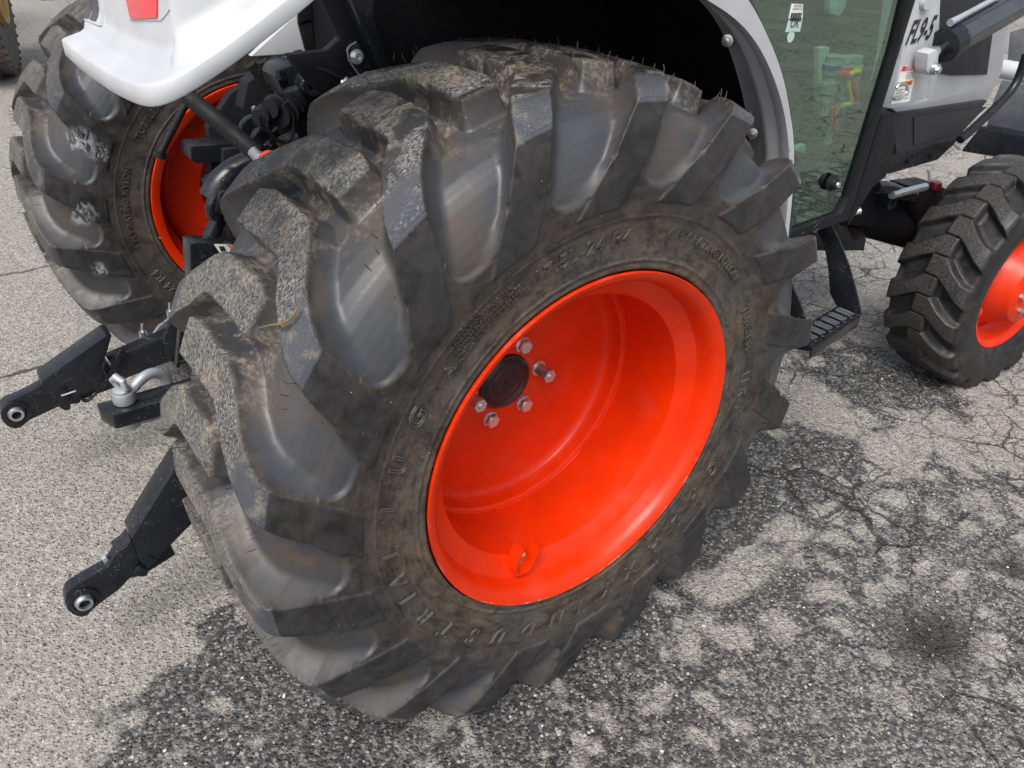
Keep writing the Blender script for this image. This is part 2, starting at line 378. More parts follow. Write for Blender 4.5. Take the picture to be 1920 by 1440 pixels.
DAMP = [(50,500,0),(30,300,.1),(100,900,.0),(300,1050,.03),(50,1200,0),(20,1420,.08),(200,1150,.04),(230,1250,.18),(180,1350,.34),(80,1350,.08),(330,1190,.25),(300,1100,.05),(390,1120,.25),
 (420,1180,.72),(380,1290,.75),(270,1400,.78),(130,1430,.3),(500,1330,.95),(600,1430,.92),(470,1240,.9),(650,1370,.95),(740,1430,.42),(830,1340,.26),(780,1400,.4),(900,1430,.75),(960,1350,.95),(1000,1290,.95),
 (1050,1400,.72),(1040,1340,.6),(1130,1340,.38),(1110,1250,.85),(1200,1230,.75),(1180,1310,.48),(1230,1380,.62),(1300,1260,.62),(1210,1160,.85),(1310,1170,.30),(1290,1060,.85),(1320,1010,.98),(1400,1060,.13),
 (1340,1090,.15),(1470,990,.22),(1400,960,.95),(1440,890,.98),(1500,850,.95),(1580,880,.72),(1500,730,.20),(1540,780,.22),(1560,700,.45),(1620,710,.8),(1700,720,.85),(1640,760,.45),(1680,860,.18),(1620,920,.3),(1560,990,.45),(1750,800,.16),(1800,760,.5),(1870,780,.12),
 (1830,840,.25),(1780,900,.55),(1880,920,.6),(1700,950,.5),(1600,1050,.48),(1500,1100,.5),(1650,1150,.62),(1750,1190,.9),(1850,1100,.5),(1880,1250,.52),(1750,1330,.6),(1500,1250,.75),(1400,1180,.6),(1400,1350,.75),(1600,1400,.66),(1880,1420,.56),
 (700,1300,1.),(1350,900,1.),(1450,640,.35),(1620,500,.18),(1560,560,.3),(1650,300,.1),(1890,560,.3),(1920,700,.2),(1620,620,.35)]
GRAV = [(1500,1300,.8),(1750,1100,1),(1880,1300,1),(1650,1400,1),(1850,950,.8),(1550,1100,.6),(1700,850,.2),(1300,1200,.25),(900,1400,.2),(400,1300,.3),(1000,1250,.1),(1400,900,.25),(100,900,0),(1500,700,0),(1600,500,.1),(1750,1250,1),(1420,1400,.6)]
def axis(segs):
    a = []
    for lo, hi, st in segs: a += list(np.arange(lo, hi-1e-9, st))
    a.append(segs[-1][1]); return np.array(a)
xs = axis([(-300,-40,40),(-40,-6,3),(-6,-1.3,.25),(-1.3,2.5,.015),(2.5,8,.15),(8,40,3),(40,300,40)])
ys = axis([(-300,-40,40),(-40,-6,3),(-6,-1.0,.25),(-1.0,3.2,.015),(3.2,12,.15),(12,40,3),(40,300,40)])
X, Y = np.meshgrid(xs, ys, indexing='xy')
nx, ny = len(xs), len(ys)
D = np.where((X > -2) & (X < 6) & (Y > -1.6) & (Y < 5), idw(X, Y, DAMP), .12)
mx, my = at(1750, 1190, z=0)[:2]; mud = np.exp(-(((X-mx)/.115)**2+((Y-my)/.085)**2)**1.6)
sx, sy = at(1905, 1060, z=0)[:2]; mud = np.maximum(mud, .8*np.exp(-(((X-sx)/.06)**2+((Y-sy)/.05)**2)**1.4))
G = idw(X, Y, GRAV)
CK = np.clip(.25 + 1.*(X > .9) + .6*(Y < -.5), 0, 1)*np.ones_like(X); CK = np.where((X > .5) & (Y < .3), np.maximum(CK, .35), CK); CK[(X < -.3) & (Y > .2)] = 0
Z = -.012*mud + .0015*np.sin(X*7.3+Y*2.1)*np.sin(Y*6.1)*((np.abs(X) < 3) & (np.abs(Y) < 4))
V = np.stack([X.ravel(), Y.ravel(), Z.ravel()], 1)
ii = (np.arange(ny-1)[:, None]*nx + np.arange(nx-1)[None]).ravel()
F = np.stack([ii, ii+1, ii+nx+1, ii+nx], 1)
def npmesh(name, V, F, attrs=None, smooth=True):
    me = bpy.data.meshes.new(name); me.vertices.add(len(V)); me.vertices.foreach_set('co', V.astype(np.float32).ravel())
    k = F.shape[1]; me.loops.add(F.size); me.loops.foreach_set('vertex_index', F.astype(np.int32).ravel())
    me.polygons.add(len(F)); me.polygons.foreach_set('loop_start', (np.arange(len(F))*k).astype(np.int32))
    me.update(calc_edges=True)
    me.polygons.foreach_set('use_smooth', np.full(len(F), smooth))
    for a, v in (attrs or {}).items():
        A = me.attributes.new(a, 'FLOAT', 'POINT'); A.data.foreach_set('value', v.astype(np.float32).ravel())
    me.validate(); return me
g = link('ground', npmesh('ground', V, F, dict(damp=D, gravelly=G, cracky=CK, muddy=mud)), M['ground'], kind='structure')

# ------------------------------------------------------------------ the big industrial tyre (wheel centre at the origin while it is computed)
TC = .215; PITCH = 2*PI/18; TH0 = math.radians(95.3)
# outer envelope / carcass: (u = distance outwards from the centre plane, r)
ENV = np.array([(0,.624),(.05,.6235),(.10,.622),(.15,.619),(.185,.613),(.205,.606),(.2145,.596),(.219,.575),(.2225,.55),(.2245,.52),(.2250,.49),(.2235,.46),(.220,.435),(.2165,.41),(.2145,.385),(.2138,.362),(.2132,.347),(.2110,.335)])
CAR = np.array([(0,.582),(.05,.581),(.10,.580),(.14,.577),(.165,.570),(.180,.561),(.1905,.549),(.1985,.535),(.2055,.520),(.2105,.506),(.2140,.490),(.2155,.470),(.213,.44),(.209,.41),(.205,.385),(.203,.362),(.201,.345),(.198,.335)])
NT = 232
def resample(P, m):
    # shared parameter = index along the listed pairs, smoothed
    q = np.linspace(0, len(P)-1, m); k = np.arange(len(P))
    A = np.stack([np.interp(q, k, P[:, 0]), np.interp(q, k, P[:, 1])], 1)
    for _ in range(3): A[1:-1] = .25*A[:-2]+.5*A[1:-1]+.25*A[2:]
    return A
# spacing even in arclength of ENV
seg = np.r_[0, np.cumsum(np.hypot(*np.diff(ENV, axis=0).T))]
def even(P, m):
    tt = np.linspace(0, seg[-1], m); A = np.stack([np.interp(tt, seg, P[:, 0]), np.interp(tt, seg, P[:, 1])], 1)
    for _ in range(2): A[1:-1] = .25*A[:-2]+.5*A[1:-1]+.25*A[2:]
    return A
E1 = even(ENV, NT); K1 = even(CAR, NT); S1 = np.linspace(0, seg[-1], NT)
E = np.concatenate([E1[::-1]*[1, 1], (E1*[-1, 1])[1:]]); K = np.concatenate([K1[::-1], (K1*[-1, 1])[1:]])
S = np.concatenate([S1[::-1], -S1[1:]])       # s>0: outer (camera) side
def s_of_r(r):                                  # sidewall arclength of a radius
    o = np.argsort(E1[74:, 1]); return float(np.interp(r, E1[74:, 1][o], S1[74:][o]))
# a lug outline: (degrees after the head centre, s outwards positive), trailing edge then leading edge
s_sh = float(np.interp(.2145, ENV[:8, 0], seg[:8]))
LUG = [(3.3,-.088),(3.0,.0),(3.2,.060),(3.8,.075),(7.4,.115),(10.4,.160),(12.5,.192),(13.9,.2206),(15.1,.238),(18.0,.286),(22.4,.335),(26.0,.370),
       (16.0,.371),(13.2,.334),(10.7,.286),(9.1,.238),(8.3,.2206),(5.8,.182),(4.9,.168),(1.2,.122),(-1.2,.095),(-2.7,.065),(-3.1,-.050),(-2.0,-.088)]
RS = .6
def sdf(px, py, poly):
    px = px[..., None]; py = py[..., None]
    a = poly; b = np.roll(poly, -1, 0); d = b-a
    t_ = np.clip(((px-a[:, 0])*d[:, 0]+(py-a[:, 1])*d[:, 1])/(d**2).sum(1), 0, 1)
    dist = np.sqrt((px-a[:, 0]-t_*d[:, 0])**2+(py-a[:, 1]-t_*d[:, 1])**2).min(-1)
    c = ((a[:, 1] > py) != (b[:, 1] > py)) & (px < d[:, 0]*(py-a[:, 1])/np.where(np.abs(d[:, 1]) < 1e-9, 1e-9, d[:, 1])+a[:, 0])
    return np.where(c.sum(-1) % 2 == 1, -dist, dist)
def rr_of(s): return np.interp(np.abs(s), S1, E1[:, 1])
NTH = 116
th = np.linspace(0, PITCH, NTH, endpoint=False)
TH, SS = np.meshgrid(th, S, indexing='xy')      # rows: s
SD = np.full(TH.shape, 9.); SDoff = None
for mirror in (1, -1):
    for k in range(-2, 3):
        pol = np.array([((math.radians(a))+k*PITCH+(PITCH/2 if mirror < 0 else 0), s*mirror) for a, s in LUG])
        R_ = rr_of(SS)                          # metric: angle times local radius
        pol_m = pol.copy()
        # work in (angle*.6, s); sidewall angles shrink with radius, close enough for wall width
        pol_m[:, 0] *= RS
        SD = np.minimum(SD, sdf(TH*RS, SS, pol_m)*np.where(np.abs(SS) > s_sh, R_/RS, 1))
inside = np.clip(.5 - SD/.0035, 0, 1)
wall = np.clip(1-(SD-.0012)/.034, 0, 1)
w_f = np.interp(np.abs(SS), [.10, .17], [.0135, .028]); p_f = np.interp(np.abs(SS), [.10, .17], [1.9, 3.3])
m_l = np.where(SD < .0008, 1, np.clip(1-(SD-.0008)/w_f, 0, 1)**p_f)
# pockets between the lugs end in a rounded edge on the sidewall
pk_c_s = .297
side = np.abs(SS) > pk_c_s-.002
pocket_sd = np.full(TH.shape, 9.)
for mirror in (1, -1):
    for k in range(-2, 4):
        # centre line of the pocket: between trailing edge of one lug and the leading edge of the next
        a_c = math.radians(24.6) + k*PITCH + (PITCH/2 if mirror < 0 else 0)
        sl = np.interp(np.abs(SS), [.25, .297, .345], [-math.radians(1.8), 0, math.radians(1.6)])
        dx = (TH-a_c-sl)*np.interp(np.abs(SS), S1, E1[:, 1]); dy = np.maximum(SS*mirror-pk_c_s, 0)
        q = np.where(SS*mirror > 0, np.sqrt(dx**2+(dy*1.08)**2)-.0535, 9.)
        pocket_sd = np.minimum(pocket_sd, q)
f_s = np.clip((np.abs(SS)-(pk_c_s-.020))/.02, 0, 1); f_s = f_s*f_s*(3-2*f_s)
base_up = np.clip(.5+pocket_sd/.0035, 0, 1)*f_s      # 1 = sidewall level
SW = .60                                            # sidewall sits lower than the lug faces
face_gap = np.interp(np.abs(SS), [s_sh, s_of_r(.50), s_of_r(.443), s_of_r(.43)], [0, .0028, .0034, .0034])
Eh = E[:, None, :]; Kh = K[:, None, :]
# level of the plain sidewall = envelope pulled in by face_gap
nrm = np.gradient(E, axis=0); nrm = np.stack([-nrm[:, 1], nrm[:, 0]], 1); nrm /= np.linalg.norm(nrm, axis=1)[:, None]
if nrm[10, 0] < 0: nrm = -nrm
Pw = Eh - nrm[:, None, :]*face_gap[..., None]
lowp = Kh*(1-base_up[..., None]) + Pw*base_up[..., None]
mm = m_l*(1-base_up) + np.clip(.5-SD/.003, 0, 1)*base_up
U = lowp*(1-mm[..., None]) + Eh*mm[..., None]
# moulding rings on the sidewall and bead
rr = U[..., 1]
for r0, wd, h in ((.352, .0022, .0025), (.340, .003, .002), (.425, .0016, .0012)):
    b = np.exp(-((rr-r0)/wd)**2)*h; U = U + nrm[:, None, :]*b[..., None]
# worn, uneven tread blocks
rep = 18
rows = len(S); W_ = NTH*rep
top_a = (np.clip(.5-SD/.004, 0, 1)*(np.abs(SS) < s_sh-.002))
pocket_a = (1-mm)*(1-base_up)
face_a = np.clip(.5-SD/.003, 0, 1)*(np.abs(SS) >= s_sh-.002)
Uf = np.tile(U, (1, rep, 1)); ang = np.concatenate([th+PITCH*i for i in range(rep)])+TH0
jit = np.zeros((rows, W_))
bump_ = np.zeros((rows, W_))
for q in range(14):
    fx, fy, ph = rng.integers(3, 60), rng.uniform(8, 90), rng.uniform(0, 6.28)
    bump_ += np.sin(ang[None]*fx + S[:, None]*fy + ph)*rng.uniform(.2, 1)
bump_ /= 14
topf = np.tile(top_a, (1, rep))
Rr = Uf[..., 1] + bump_*(.0018*topf+.0007); Yy = -Uf[..., 0]
Xv = Rr*np.cos(ang)[None]; Zv = Rr*np.sin(ang)[None]
RG = -.5985                                         # the ground squashes the lugs under the load
sq = np.clip((RG+.012-Zv)/.012, 0, 3); Zv = np.maximum(Zv, RG + .0*Zv)
bul = np.clip((-.42-Zv)/.18, 0, 1); pass
TV = np.stack([Xv.ravel(), Yy.ravel(), Zv.ravel()], 1)
r_i = np.arange(rows-1)[:, None]*W_; c_i = np.arange(W_)[None]; c_n = (np.arange(W_)+1)[None] % W_
TF = np.stack([(r_i+c_i).ravel(), (r_i+c_n).ravel(), (r_i+W_+c_n).ravel(), (r_i+W_+c_i).ravel()], 1)
# orient outward
tyre_mesh = npmesh('tyre', TV, TF[:, ::-1], dict(shoulder=np.tile(np.clip(.5-SD/.004, 0, 1)*np.clip((np.abs(SS)-.135)/.045, 0, 1)*(np.abs(SS) < s_sh+.004), (1, rep)), tread_top=topf, pocket=np.tile(pocket_a, (1, rep)), lug_face=np.tile(face_a, (1, rep))))
_p = tyre_mesh.polygons[len(tyre_mesh.polygons)//2]
if Vector((_p.center.x, 0, _p.center.z)).dot(_p.normal) < 0: tyre_mesh.flip_normals()
tyre_mesh.materials.append(M['tyre'])
def side_y(r):                                      # y (wheel space) of the plain outer sidewall at radius r
    o = np.argsort(E1[74:, 1]); return -float(np.interp(r, E1[74:, 1][o], (E1[74:, 0])[o])) + .0016

def whiskers():
    V = []; F = []
    def hair(p, nrm_, L, wd=.0008):
        a = Vector(nrm_).orthogonal().normalized(); b = a.cross(nrm_).normalized()
        bend = Vector(rng.uniform(-1, 1, 3))*.35*L; pts = [p, p+Vector(nrm_)*L*.55+bend*.25, p+Vector(nrm_)*L+bend]
        n0 = len(V)
        for i, q in enumerate(pts):
            w_ = wd*(1, .9, .6)[i]
            for k in range(3):
                c_ = 2*PI*k/3; V.append(q+w_*(math.cos(c_)*a+math.sin(c_)*b))
        for i in range(2):
            for k in range(3): F.append((n0+i*3+k, n0+i*3+(k+1) % 3, n0+(i+1)*3+(k+1) % 3, n0+(i+1)*3+k))
    for k in range(18):
        for mir in (1, -1):
            base = TH0+k*PITCH+(PITCH/2 if mir < 0 else 0)
            for (a, s) in [(3,-.06),(3,-.01),(3,.04),(-4,-.04),(-4,.02),(-3,.06),(7,.11),(11.4,.16),(0.6,.12),(6.4,.19),(14.5,.2),(17.5,s_sh-.004),(14.2,s_sh-.004),(15.9,s_sh-.006),
                           (15,s_sh+.03),(18,s_sh+.05),(16,s_sh+.08),(21,s_sh+.10),(18,s_sh+.12),(22,s_sh+.135),(-1,-.08),(20,s_of_r(.46)),(24.5,s_of_r(.447)),(26,s_of_r(.42)),(20,s_of_r(.40)),(15,s_of_r(.41)),(11,s_of_r(.39)),(24,s_of_r(.375))]:
                t_ = base+math.radians(a+rng.uniform(-.6, .6)); s = s+rng.uniform(-.003, .003)
                e = np.array([np.interp(abs(s), S1, E1[:, 0])*np.sign(s if s else 1)*mir, np.interp(abs(s), S1, E1[:, 1])])
                if abs(s) < s_sh: nn = Vector((math.cos(t_), 0, math.sin(t_)))
                else: nn = Vector((.25*math.cos(t_), -mir, .25*math.sin(t_))).normalized()
                pt = Vector((e[1]*math.cos(t_), -e[0], e[1]*math.sin(t_)))
                if pt.z < -.58: continue
                hair(pt-nn*(.001 if abs(s) < s_sh else .005), nn, rng.uniform(.006, .013))
        for q in range(4):                             # round the bead
            t_ = k*PITCH+q*PITCH/4+rng.uniform(-.02, .02)
            for mir in (1, -1):
                nn = Vector((-.9*math.cos(t_), -mir*.5, -.9*math.sin(t_))).normalized()
                hair(Vector((.345*math.cos(t_), -mir*.196, .345*math.sin(t_))), nn, rng.uniform(.008, .018), .0005)
    return pym('vent_whiskers', V, F)
whisk_mesh = whiskers(); whisk_mesh.materials.append(M['whisk'])

def text_mesh(body, size, r0, deg, mode='outline', bold=0., shear=0., space=1.1, depth=.0012, lift=.0, side=1, stretch=1.):
    """lettering moulded on the sidewall: starts at angle deg (degrees) and runs clockwise seen from outside, tops outwards"""
    cu = bpy.data.curves.new('t', 'FONT'); cu.body = body; cu.size = size; cu.space_character = space; cu.shear = shear; cu.resolution_u = 3
    if mode == 'outline': cu.fill_mode = 'NONE'; cu.bevel_depth = depth; cu.bevel_resolution = 0
    else: cu.extrude = depth*.5; cu.bevel_depth = 0; cu.offset = bold
    o = bpy.data.objects.new('t', cu); col.objects.link(o)
    dg = bpy.context.evaluated_depsgraph_get(); me = bpy.data.meshes.new_from_object(o.evaluated_get(dg))
    bpy.data.objects.remove(o); bpy.data.curves.remove(cu)
    co_ = np.empty(len(me.vertices)*3, np.float32); me.vertices.foreach_get('co', co_); co_ = co_.reshape(-1, 3)
    rad = r0+co_[:, 1]; t_ = math.radians(deg)-side*co_[:, 0]*stretch/r0
    yy = np.array([side_y(float(r)) for r in rad]) - co_[:, 2] - lift
    V_ = [(r*math.cos(a), y*side, r*math.sin(a)) for r, a, y in zip(rad, t_, yy)]
    F_ = [tuple(p.vertices) for p in me.polygons]; bpy.data.meshes.remove(me)
    return V_, F_
def lettering(parent, yc, far=False, turn=0):
    L = []
    if not far:
        for ch, dg in zip('GALAXY', (-25.5, -36, -46, -55.5, -65.5, -75)): L.append((ch, .042, .388, dg))
        for ch, dg in zip('INDUSTRIAL', (-86.5, -93.5, -104, -115, -126, -136.5, -147, -157.5, -163.5, -173.5)): L.append((ch, .042, .388, dg))
        for ch, dg in zip('LUG', (-186.5, -196, -207)): L.append((ch, .042, .388, dg))
    for body, size, r0, dg in L:
        V_, F_ = text_mesh(body, size, r0, dg, 'outline', shear=.25, depth=.0017)
        me = pym('letter', V_, F_); me.materials.append(M['letter']); place_local('letter', me, yc, parent)
    mb = MB()
    mb.add(*text_mesh('A', .026, .385, 140, 'outline', depth=.0012))
    mb.add(*text_mesh('17.5L-24 R4', .032, .385, 113, 'outline', depth=.0011, space=1.15))
    mb.add(*text_mesh('6 PLY RATING NYLON', .021, .392, 74, 'fill', depth=.0036, space=1.1))
    mb.add(*text_mesh('TUBELESS', .024, .388, 29, 'fill', depth=.0036))
    mb.add(*text_mesh('LI R-4', .032, .388, 5, 'outline', depth=.0011))
    mb.add(*text_mesh('WARNING', .011, .420, 134, 'fill', depth=.003, space=1.1))
    for k, s_ in enumerate(['SERIOUS INJURY MAY RESULT FROM', 'TIRE FAILURE DUE TO UNDERINFLATION', 'FOLLOW OWNERS MANUAL OR TIRE', 'PLACARD IN VEHICLE MOUNTING ONLY']):
        mb.add(*text_mesh(s_, .0075, .411-.009*k, 136, 'fill', depth=.003, space=1.05))
    me = pym('sidewall_print', mb.V, mb.F); me.materials.append(M['letter']); o = place_local('sidewall_print', me, yc, parent, 'stuff')
    if turn: o.rotation_euler = (0, turn, 0)
def place_local(name, me, y, parent, kind=None):
    o = link(name, me, None, parent, kind); o.location = o.location + Vector((0, y, .6)); return o

# ------------------------------------------------------------------ tractor
tractor = empty('tractor', (0, .96, 0), 'compact tractor with white fenders, orange wheels and a black three-point hitch, standing on damp asphalt', 'tractor')
def hexpts(c, r, y0, y1, rot=0):
    return [(c[0]+r*math.cos(rot+PI/3*k), y0, c[2]+r*math.sin(rot+PI/3*k)) for k in range(6)]

def rim_profile():
    o = [(.332,.000),(.333,.004),(.3325,.008),(.324,.009),(.320,.016),(.3165,.03),(.3115,.050),(.290,.060),(.277,.070),(.276,.15),(.284,.21),(.285,.30),(.300,.36),(.309,.38),(.312,.404),(.322,.411),(.3325,.412),(.333,.418),(.332,.420),
         (.320,.417),(.306,.408),(.302,.390),(.301,.370),(.293,.352),(.279,.300),(.279,.222),(.278,.205),(.272,.15),(.267,.085),(.269,.068),(.283,.057),(.304,.047),(.309,.026),(.313,.012),(.323,.003)]
    return o
def disc_profile():   # front face then back face, closed
    return [(.0605,.270),(.10,.270),(.20,.266),(.245,.264),(.258,.260),(.265,.252),(.267,.240),(.2685,.226),(.276,.2205),(.279,.2205),(.279,.226),(.274,.228),(.272,.256),(.262,.267),(.245,.272),(.10,.278),(.0605,.278)]
def make_wheel(y0, flip, name, lab):
    """flip=False: dished outside faces -y.  y0 = plane of the flange on the dished side"""
    sg = -1 if flip else 1
    mb = MB(); P_ = [(r, sg*h) for r, h in rim_profile()]
    mb.lathe(P_, (0, y0, .6), (0, 1, 0), 128, close=True)
    wheel = mb.build(name, M['orange'], tractor, angle=40, label=lab)
    disc = MB().lathe([(r, sg*h) for r, h in disc_profile()], (0, y0, .6), (0, 1, 0), 96, close=True).build('wheel_disc', M['orange'], wheel, angle=40)
    return wheel
# --- near wheel
near = make_wheel(0, False, 'rear_wheel', 'near rear wheel, orange dished rim inside a dusty deep-lugged tyre')
place_local('tyre', tyre_mesh, TC, near)
place_local('vent_whiskers', whisk_mesh, TC, near, 'stuff')
lettering(near, TC)
# weld beads of the disc
for a0, a1 in ((-150, -128), (-100, -50), (-38, -8), (5, 28)):
    pts = [(.2775*math.cos(math.radians(a)), .2205, .6+.2775*math.sin(math.radians(a))) for a in np.linspace(a0, a1, 24)]
    MB().tube(pts, .0032, 8).build('weld_bead', M['orange'], near)
# hub cap with concentric grooves
pr = [(0, .268), (.003, .268), (.003, .2655)]
for r in (.028, .042, .046, .050):
    pr += [(r, .2650), (r+.0008, .2657), (r+.0016, .2657), (r+.0024, .2650)]
pr += [(.0585, .2655), (.0600, .268), (.0600, .285), (0, .285)]
MB().lathe(pr, (0, 0, .6), (0, 1, 0), 64).build('hub_cap', M['hub'], near, angle=30)
def bolt(ang, kind):
    c = (.083*math.cos(math.radians(ang)), 0, .6+.083*math.sin(math.radians(ang)))
    mb = MB(); r = .0125
    mb.lathe([(0, .2705), (.0165, .2705), (.0165, .2665), (0, .2665)], c, (0, 1, 0), 24)
    if kind == 'bolt':
        mb.lathe([(0, .267), (.0150, .267), (.0150, .2545), (0, .2545)], c, (0, 1, 0), 6)
        mb.lathe([(0, .2548), (.0128, .2548), (.0115, .2530), (0, .2528)], c, (0, 1, 0), 24)
        nm = 'wheel_bolt'
    else:
        mb.lathe([(0, .267), (.0125, .267), (.0125, .240), (0, .240)], c, (0, 1, 0), 20)
        mb.lathe([(.006, .241), (.0145, .241), (.0145, .229), (.006, .229)], c, (0, 1, 0), 6, close=True)
        mb.lathe([(0, .24), (.0066, .24), (.0066, .2275), (.005, .2262), (0, .2262)], c, (0, 1, 0), 16)
        nm = 'wheel_stud'
    o = mb.build(nm, M['zinc'], near, angle=30)
for a, k in ((62, 'bolt'), (4, 'stud'), (-54, 'bolt'), (-114, 'bolt'), (-176, 'stud'), (122, 'bolt')): bolt(a, k)
# valve with its curved guard on the barrel
va = math.radians(-112)
ur = Vector((math.cos(va), 0, math.sin(va))); ut = Vector((-math.sin(va), 0, math.cos(va))); uy = Vector((0, 1, 0)); C0 = Vector((0, 0, .6))
gp = [(-.021, .236)]+[(-.021*math.cos(PI*k/20), .274+.021*math.sin(PI*k/20)) for k in range(21)]+[(.021, .236)]
V_, F_ = [], []
for i, (a, b) in enumerate(gp):
    nx_, ny_ = (a/.021, 0) if i in (0, len(gp)-1) else (a/.021, (b-.274)/.021)
    for off, yy_ in ((-.0015, .040), (.0035, .040), (.0035, .068), (-.0015, .068)):
        V_.append(C0+ur*(b+ny_*off)+ut*(a+nx_*off)+uy*yy_)
for i in range(len(gp)-1):
    for k in range(4): F_.append((i*4+k, i*4+(k+1) % 4, (i+1)*4+(k+1) % 4, (i+1)*4+k))
F_ += [(0, 1, 2, 3), tuple((len(gp)-1)*4+k for k in (3, 2, 1, 0))]
MB().add(V_, F_).build('valve_guard', M['orange'], near, angle=40)
b0 = C0+ur*.285+uy*.064; d_ = (-ur*.75-uy*.45-ut*.35).normalized()
MB().tube([b0, b0+d_*.016], .008, 12).tube([b0+d_*.016, b0+d_*.036], .0052, 12).build('valve_stem', M['rust_pin'], near)
MB().tube([b0+d_*.036, b0+d_*.048], .0048, 10).build('valve_cap', M['rust_pin'], near)
# --- far wheel, seen from its inner side
D = 1.503
farw = make_wheel(D+.42, True, 'rear_wheel', 'far rear wheel seen from its inner side, darker tyre beyond the hitch')
ft = place_local('tyre', tyre_mesh, D+TC, farw); ft.material_slots[0].link = 'OBJECT'; ft.material_slots[0].material = M['tyre_clean']
place_local('vent_whiskers', whisk_mesh, D+TC, farw, 'stuff')
lettering(farw, D+TC, True, -math.radians(118))
# splashes of dried white paint
# axle trumpet and drivetrain, black
ax = MB().lathe([(.20, 1.36), (.20, 1.40), (.16, 1.42), (.155, 1.70)], (0, 0, .6), (0, 1, 0), 40)
ax.lathe([(.19, 1.30), (.19, 1.37)], (0, 0, .6), (0, 1, 0), 40)
ax.lathe([(.10, .30), (.12, .55), (.16, .80), (.16, 1.10), (.15, 1.36)], (0, 0, .6), (0, 1, 0), 40)
ax.build('rear_axle', M['black_paint'], tractor)
MB().box((.18, .96, .62), (.75, .46, .52), bev=.03).build('gearbox_housing', M['black_paint'], tractor)
MB().box((1.1, .96, .70), (1.9, .34, .34), bev=.02).build('chassis', M['black_paint'], tractor)

# ------------------------------------------------------------------ near fender and wheel-well
FY = .10
# outer edge of the arch in the plane y=FY: from the rear tip over the top to the front foot
arch = [at(290, 205, y=FY), at(380, 160, y=FY), at(480, 88, y=FY), at(590, 0, y=FY)]
arch = [np.array(a) for a in arch]
arch += [np.array((-.27, FY, 1.385)), np.array((-.08, FY, 1.415)), np.array((.10, FY, 1.405))]
ob = [(1340, -80), (1407, 0), (1440, 67), (1467, 133), (1483, 213), (1489, 287), (1488, 350), (1479, 435), (1470, 520), (1455, 600)]
ib = [(1270, -40), (1323, 0), (1363, 20), (1407, 60), (1437, 110), (1460, 167), (1476, 233), (1481, 290), (1480, 350), (1472, 435), (1463, 520), (1449, 600)]
gb = [(1255, -50), (1313, 0), (1347, 40), (1365, 85), (1380, 130), (1393, 177), (1402, 225), (1406, 270), (1405, 350), (1400, 440), (1395, 540)]
GY = .235
fo = [np.array(at(*q, y=FY)) for q in ob]; fi = [np.array(at(*q, y=FY+.004)) for q in ib]; fg = [np.array(at(*q, y=GY)) for q in gb]
top_o = [np.array((-.05, FY, 1.445))]
top_i = [np.array((-.05, FY+.004, 1.40))]
def smooth_poly(P, n=60):
    P = np.array(P); d = np.r_[0, np.cumsum(np.linalg.norm(np.diff(P, axis=0), axis=1))]; q = np.linspace(0, d[-1], n)
    A = np.stack([np.interp(q, d, P[:, i]) for i in range(3)], 1)
    for _ in range(6): A[1:-1] = .25*A[:-2]+.5*A[1:-1]+.25*A[2:]
    return A
RO = smooth_poly(top_o+fo); RI = smooth_poly(top_i+fi)
RGy = smooth_poly([np.array((-.05, GY, 1.395))]+fg)
def strips(rings, close=False):
    V = []; F = []; n = len(rings[0])
    for R_ in rings: V += [tuple(p) for p in R_]
    for j in range(len(rings) if close else len(rings)-1):
        k = (j+1) % len(rings)
        for i in range(n-1): F.append((j*n+i, j*n+i+1, k*n+i+1, k*n+i))
    if close:
        F.append(tuple(j*n for j in range(len(rings)))); F.append(tuple(j*n+n-1 for j in range(len(rings)))[::-1])
    return V, F
back = lambda A, dy: A+np.array([0, dy, 0])
fen = MB().add(*strips([RI, RO, back(RO, .012)+np.array([.006, 0, .004]), RGy+np.array([.050, 0, .03]), back(RGy, .34)+np.array([.06, 0, .05]), back(RGy, .34)+np.array([.045, 0, .035]), RGy+np.array([.035, 0, .02]), back(RI, .02)], True))
fender = fen.build('fender', M['white'], tractor, angle=50, label='white fender with charcoal liner arching over the near rear wheel')
# grey lining with a raised rib
RB = RI*.55+RGy*.45
MB().add(*strips([back(RI, .003), RI*.8+RGy*.2, RI*.62+RGy*.38+np.array([-.012, 0, 0]), RI*.5+RGy*.5+np.array([-.012, 0, 0]), RI*.40+RGy*.60, RGy, RGy+np.array([.02, 0, .005]), back(RI, .006)+np.array([.02, 0, .005])], True)).build('fender_lining', M['grey_panel'], fender, angle=60)
for q in ((1364, 76), (1411, 250)):
    c = np.array(at(*q, y=GY-.035)); axv = (-.85, -.5, 0)
    MB().lathe([(0, 0), (.0105, 0), (.0105, .002), (.006, .003), (.0055, .006), (0, .007)], c, axv, 20).build('lining_bolt', M['zinc'], fender, angle=30)
# black liner behind
RL = RGy+np.array([.001, .001, 0])
well = MB().add(*strips([RL, back(RL, .34)+np.array([.0, 0, 0]), back(RL, .34)+np.array([.02, 0, .02]), RL+np.array([.02, 0, .02])], True))
well.box((-.02, .30, 1.452), (.50, .36, .012))
well.box((.26, .575, 1.14), (.66, .02, .60))
well.build('wheel_well_liner', M['black_deep'], fender, angle=50)

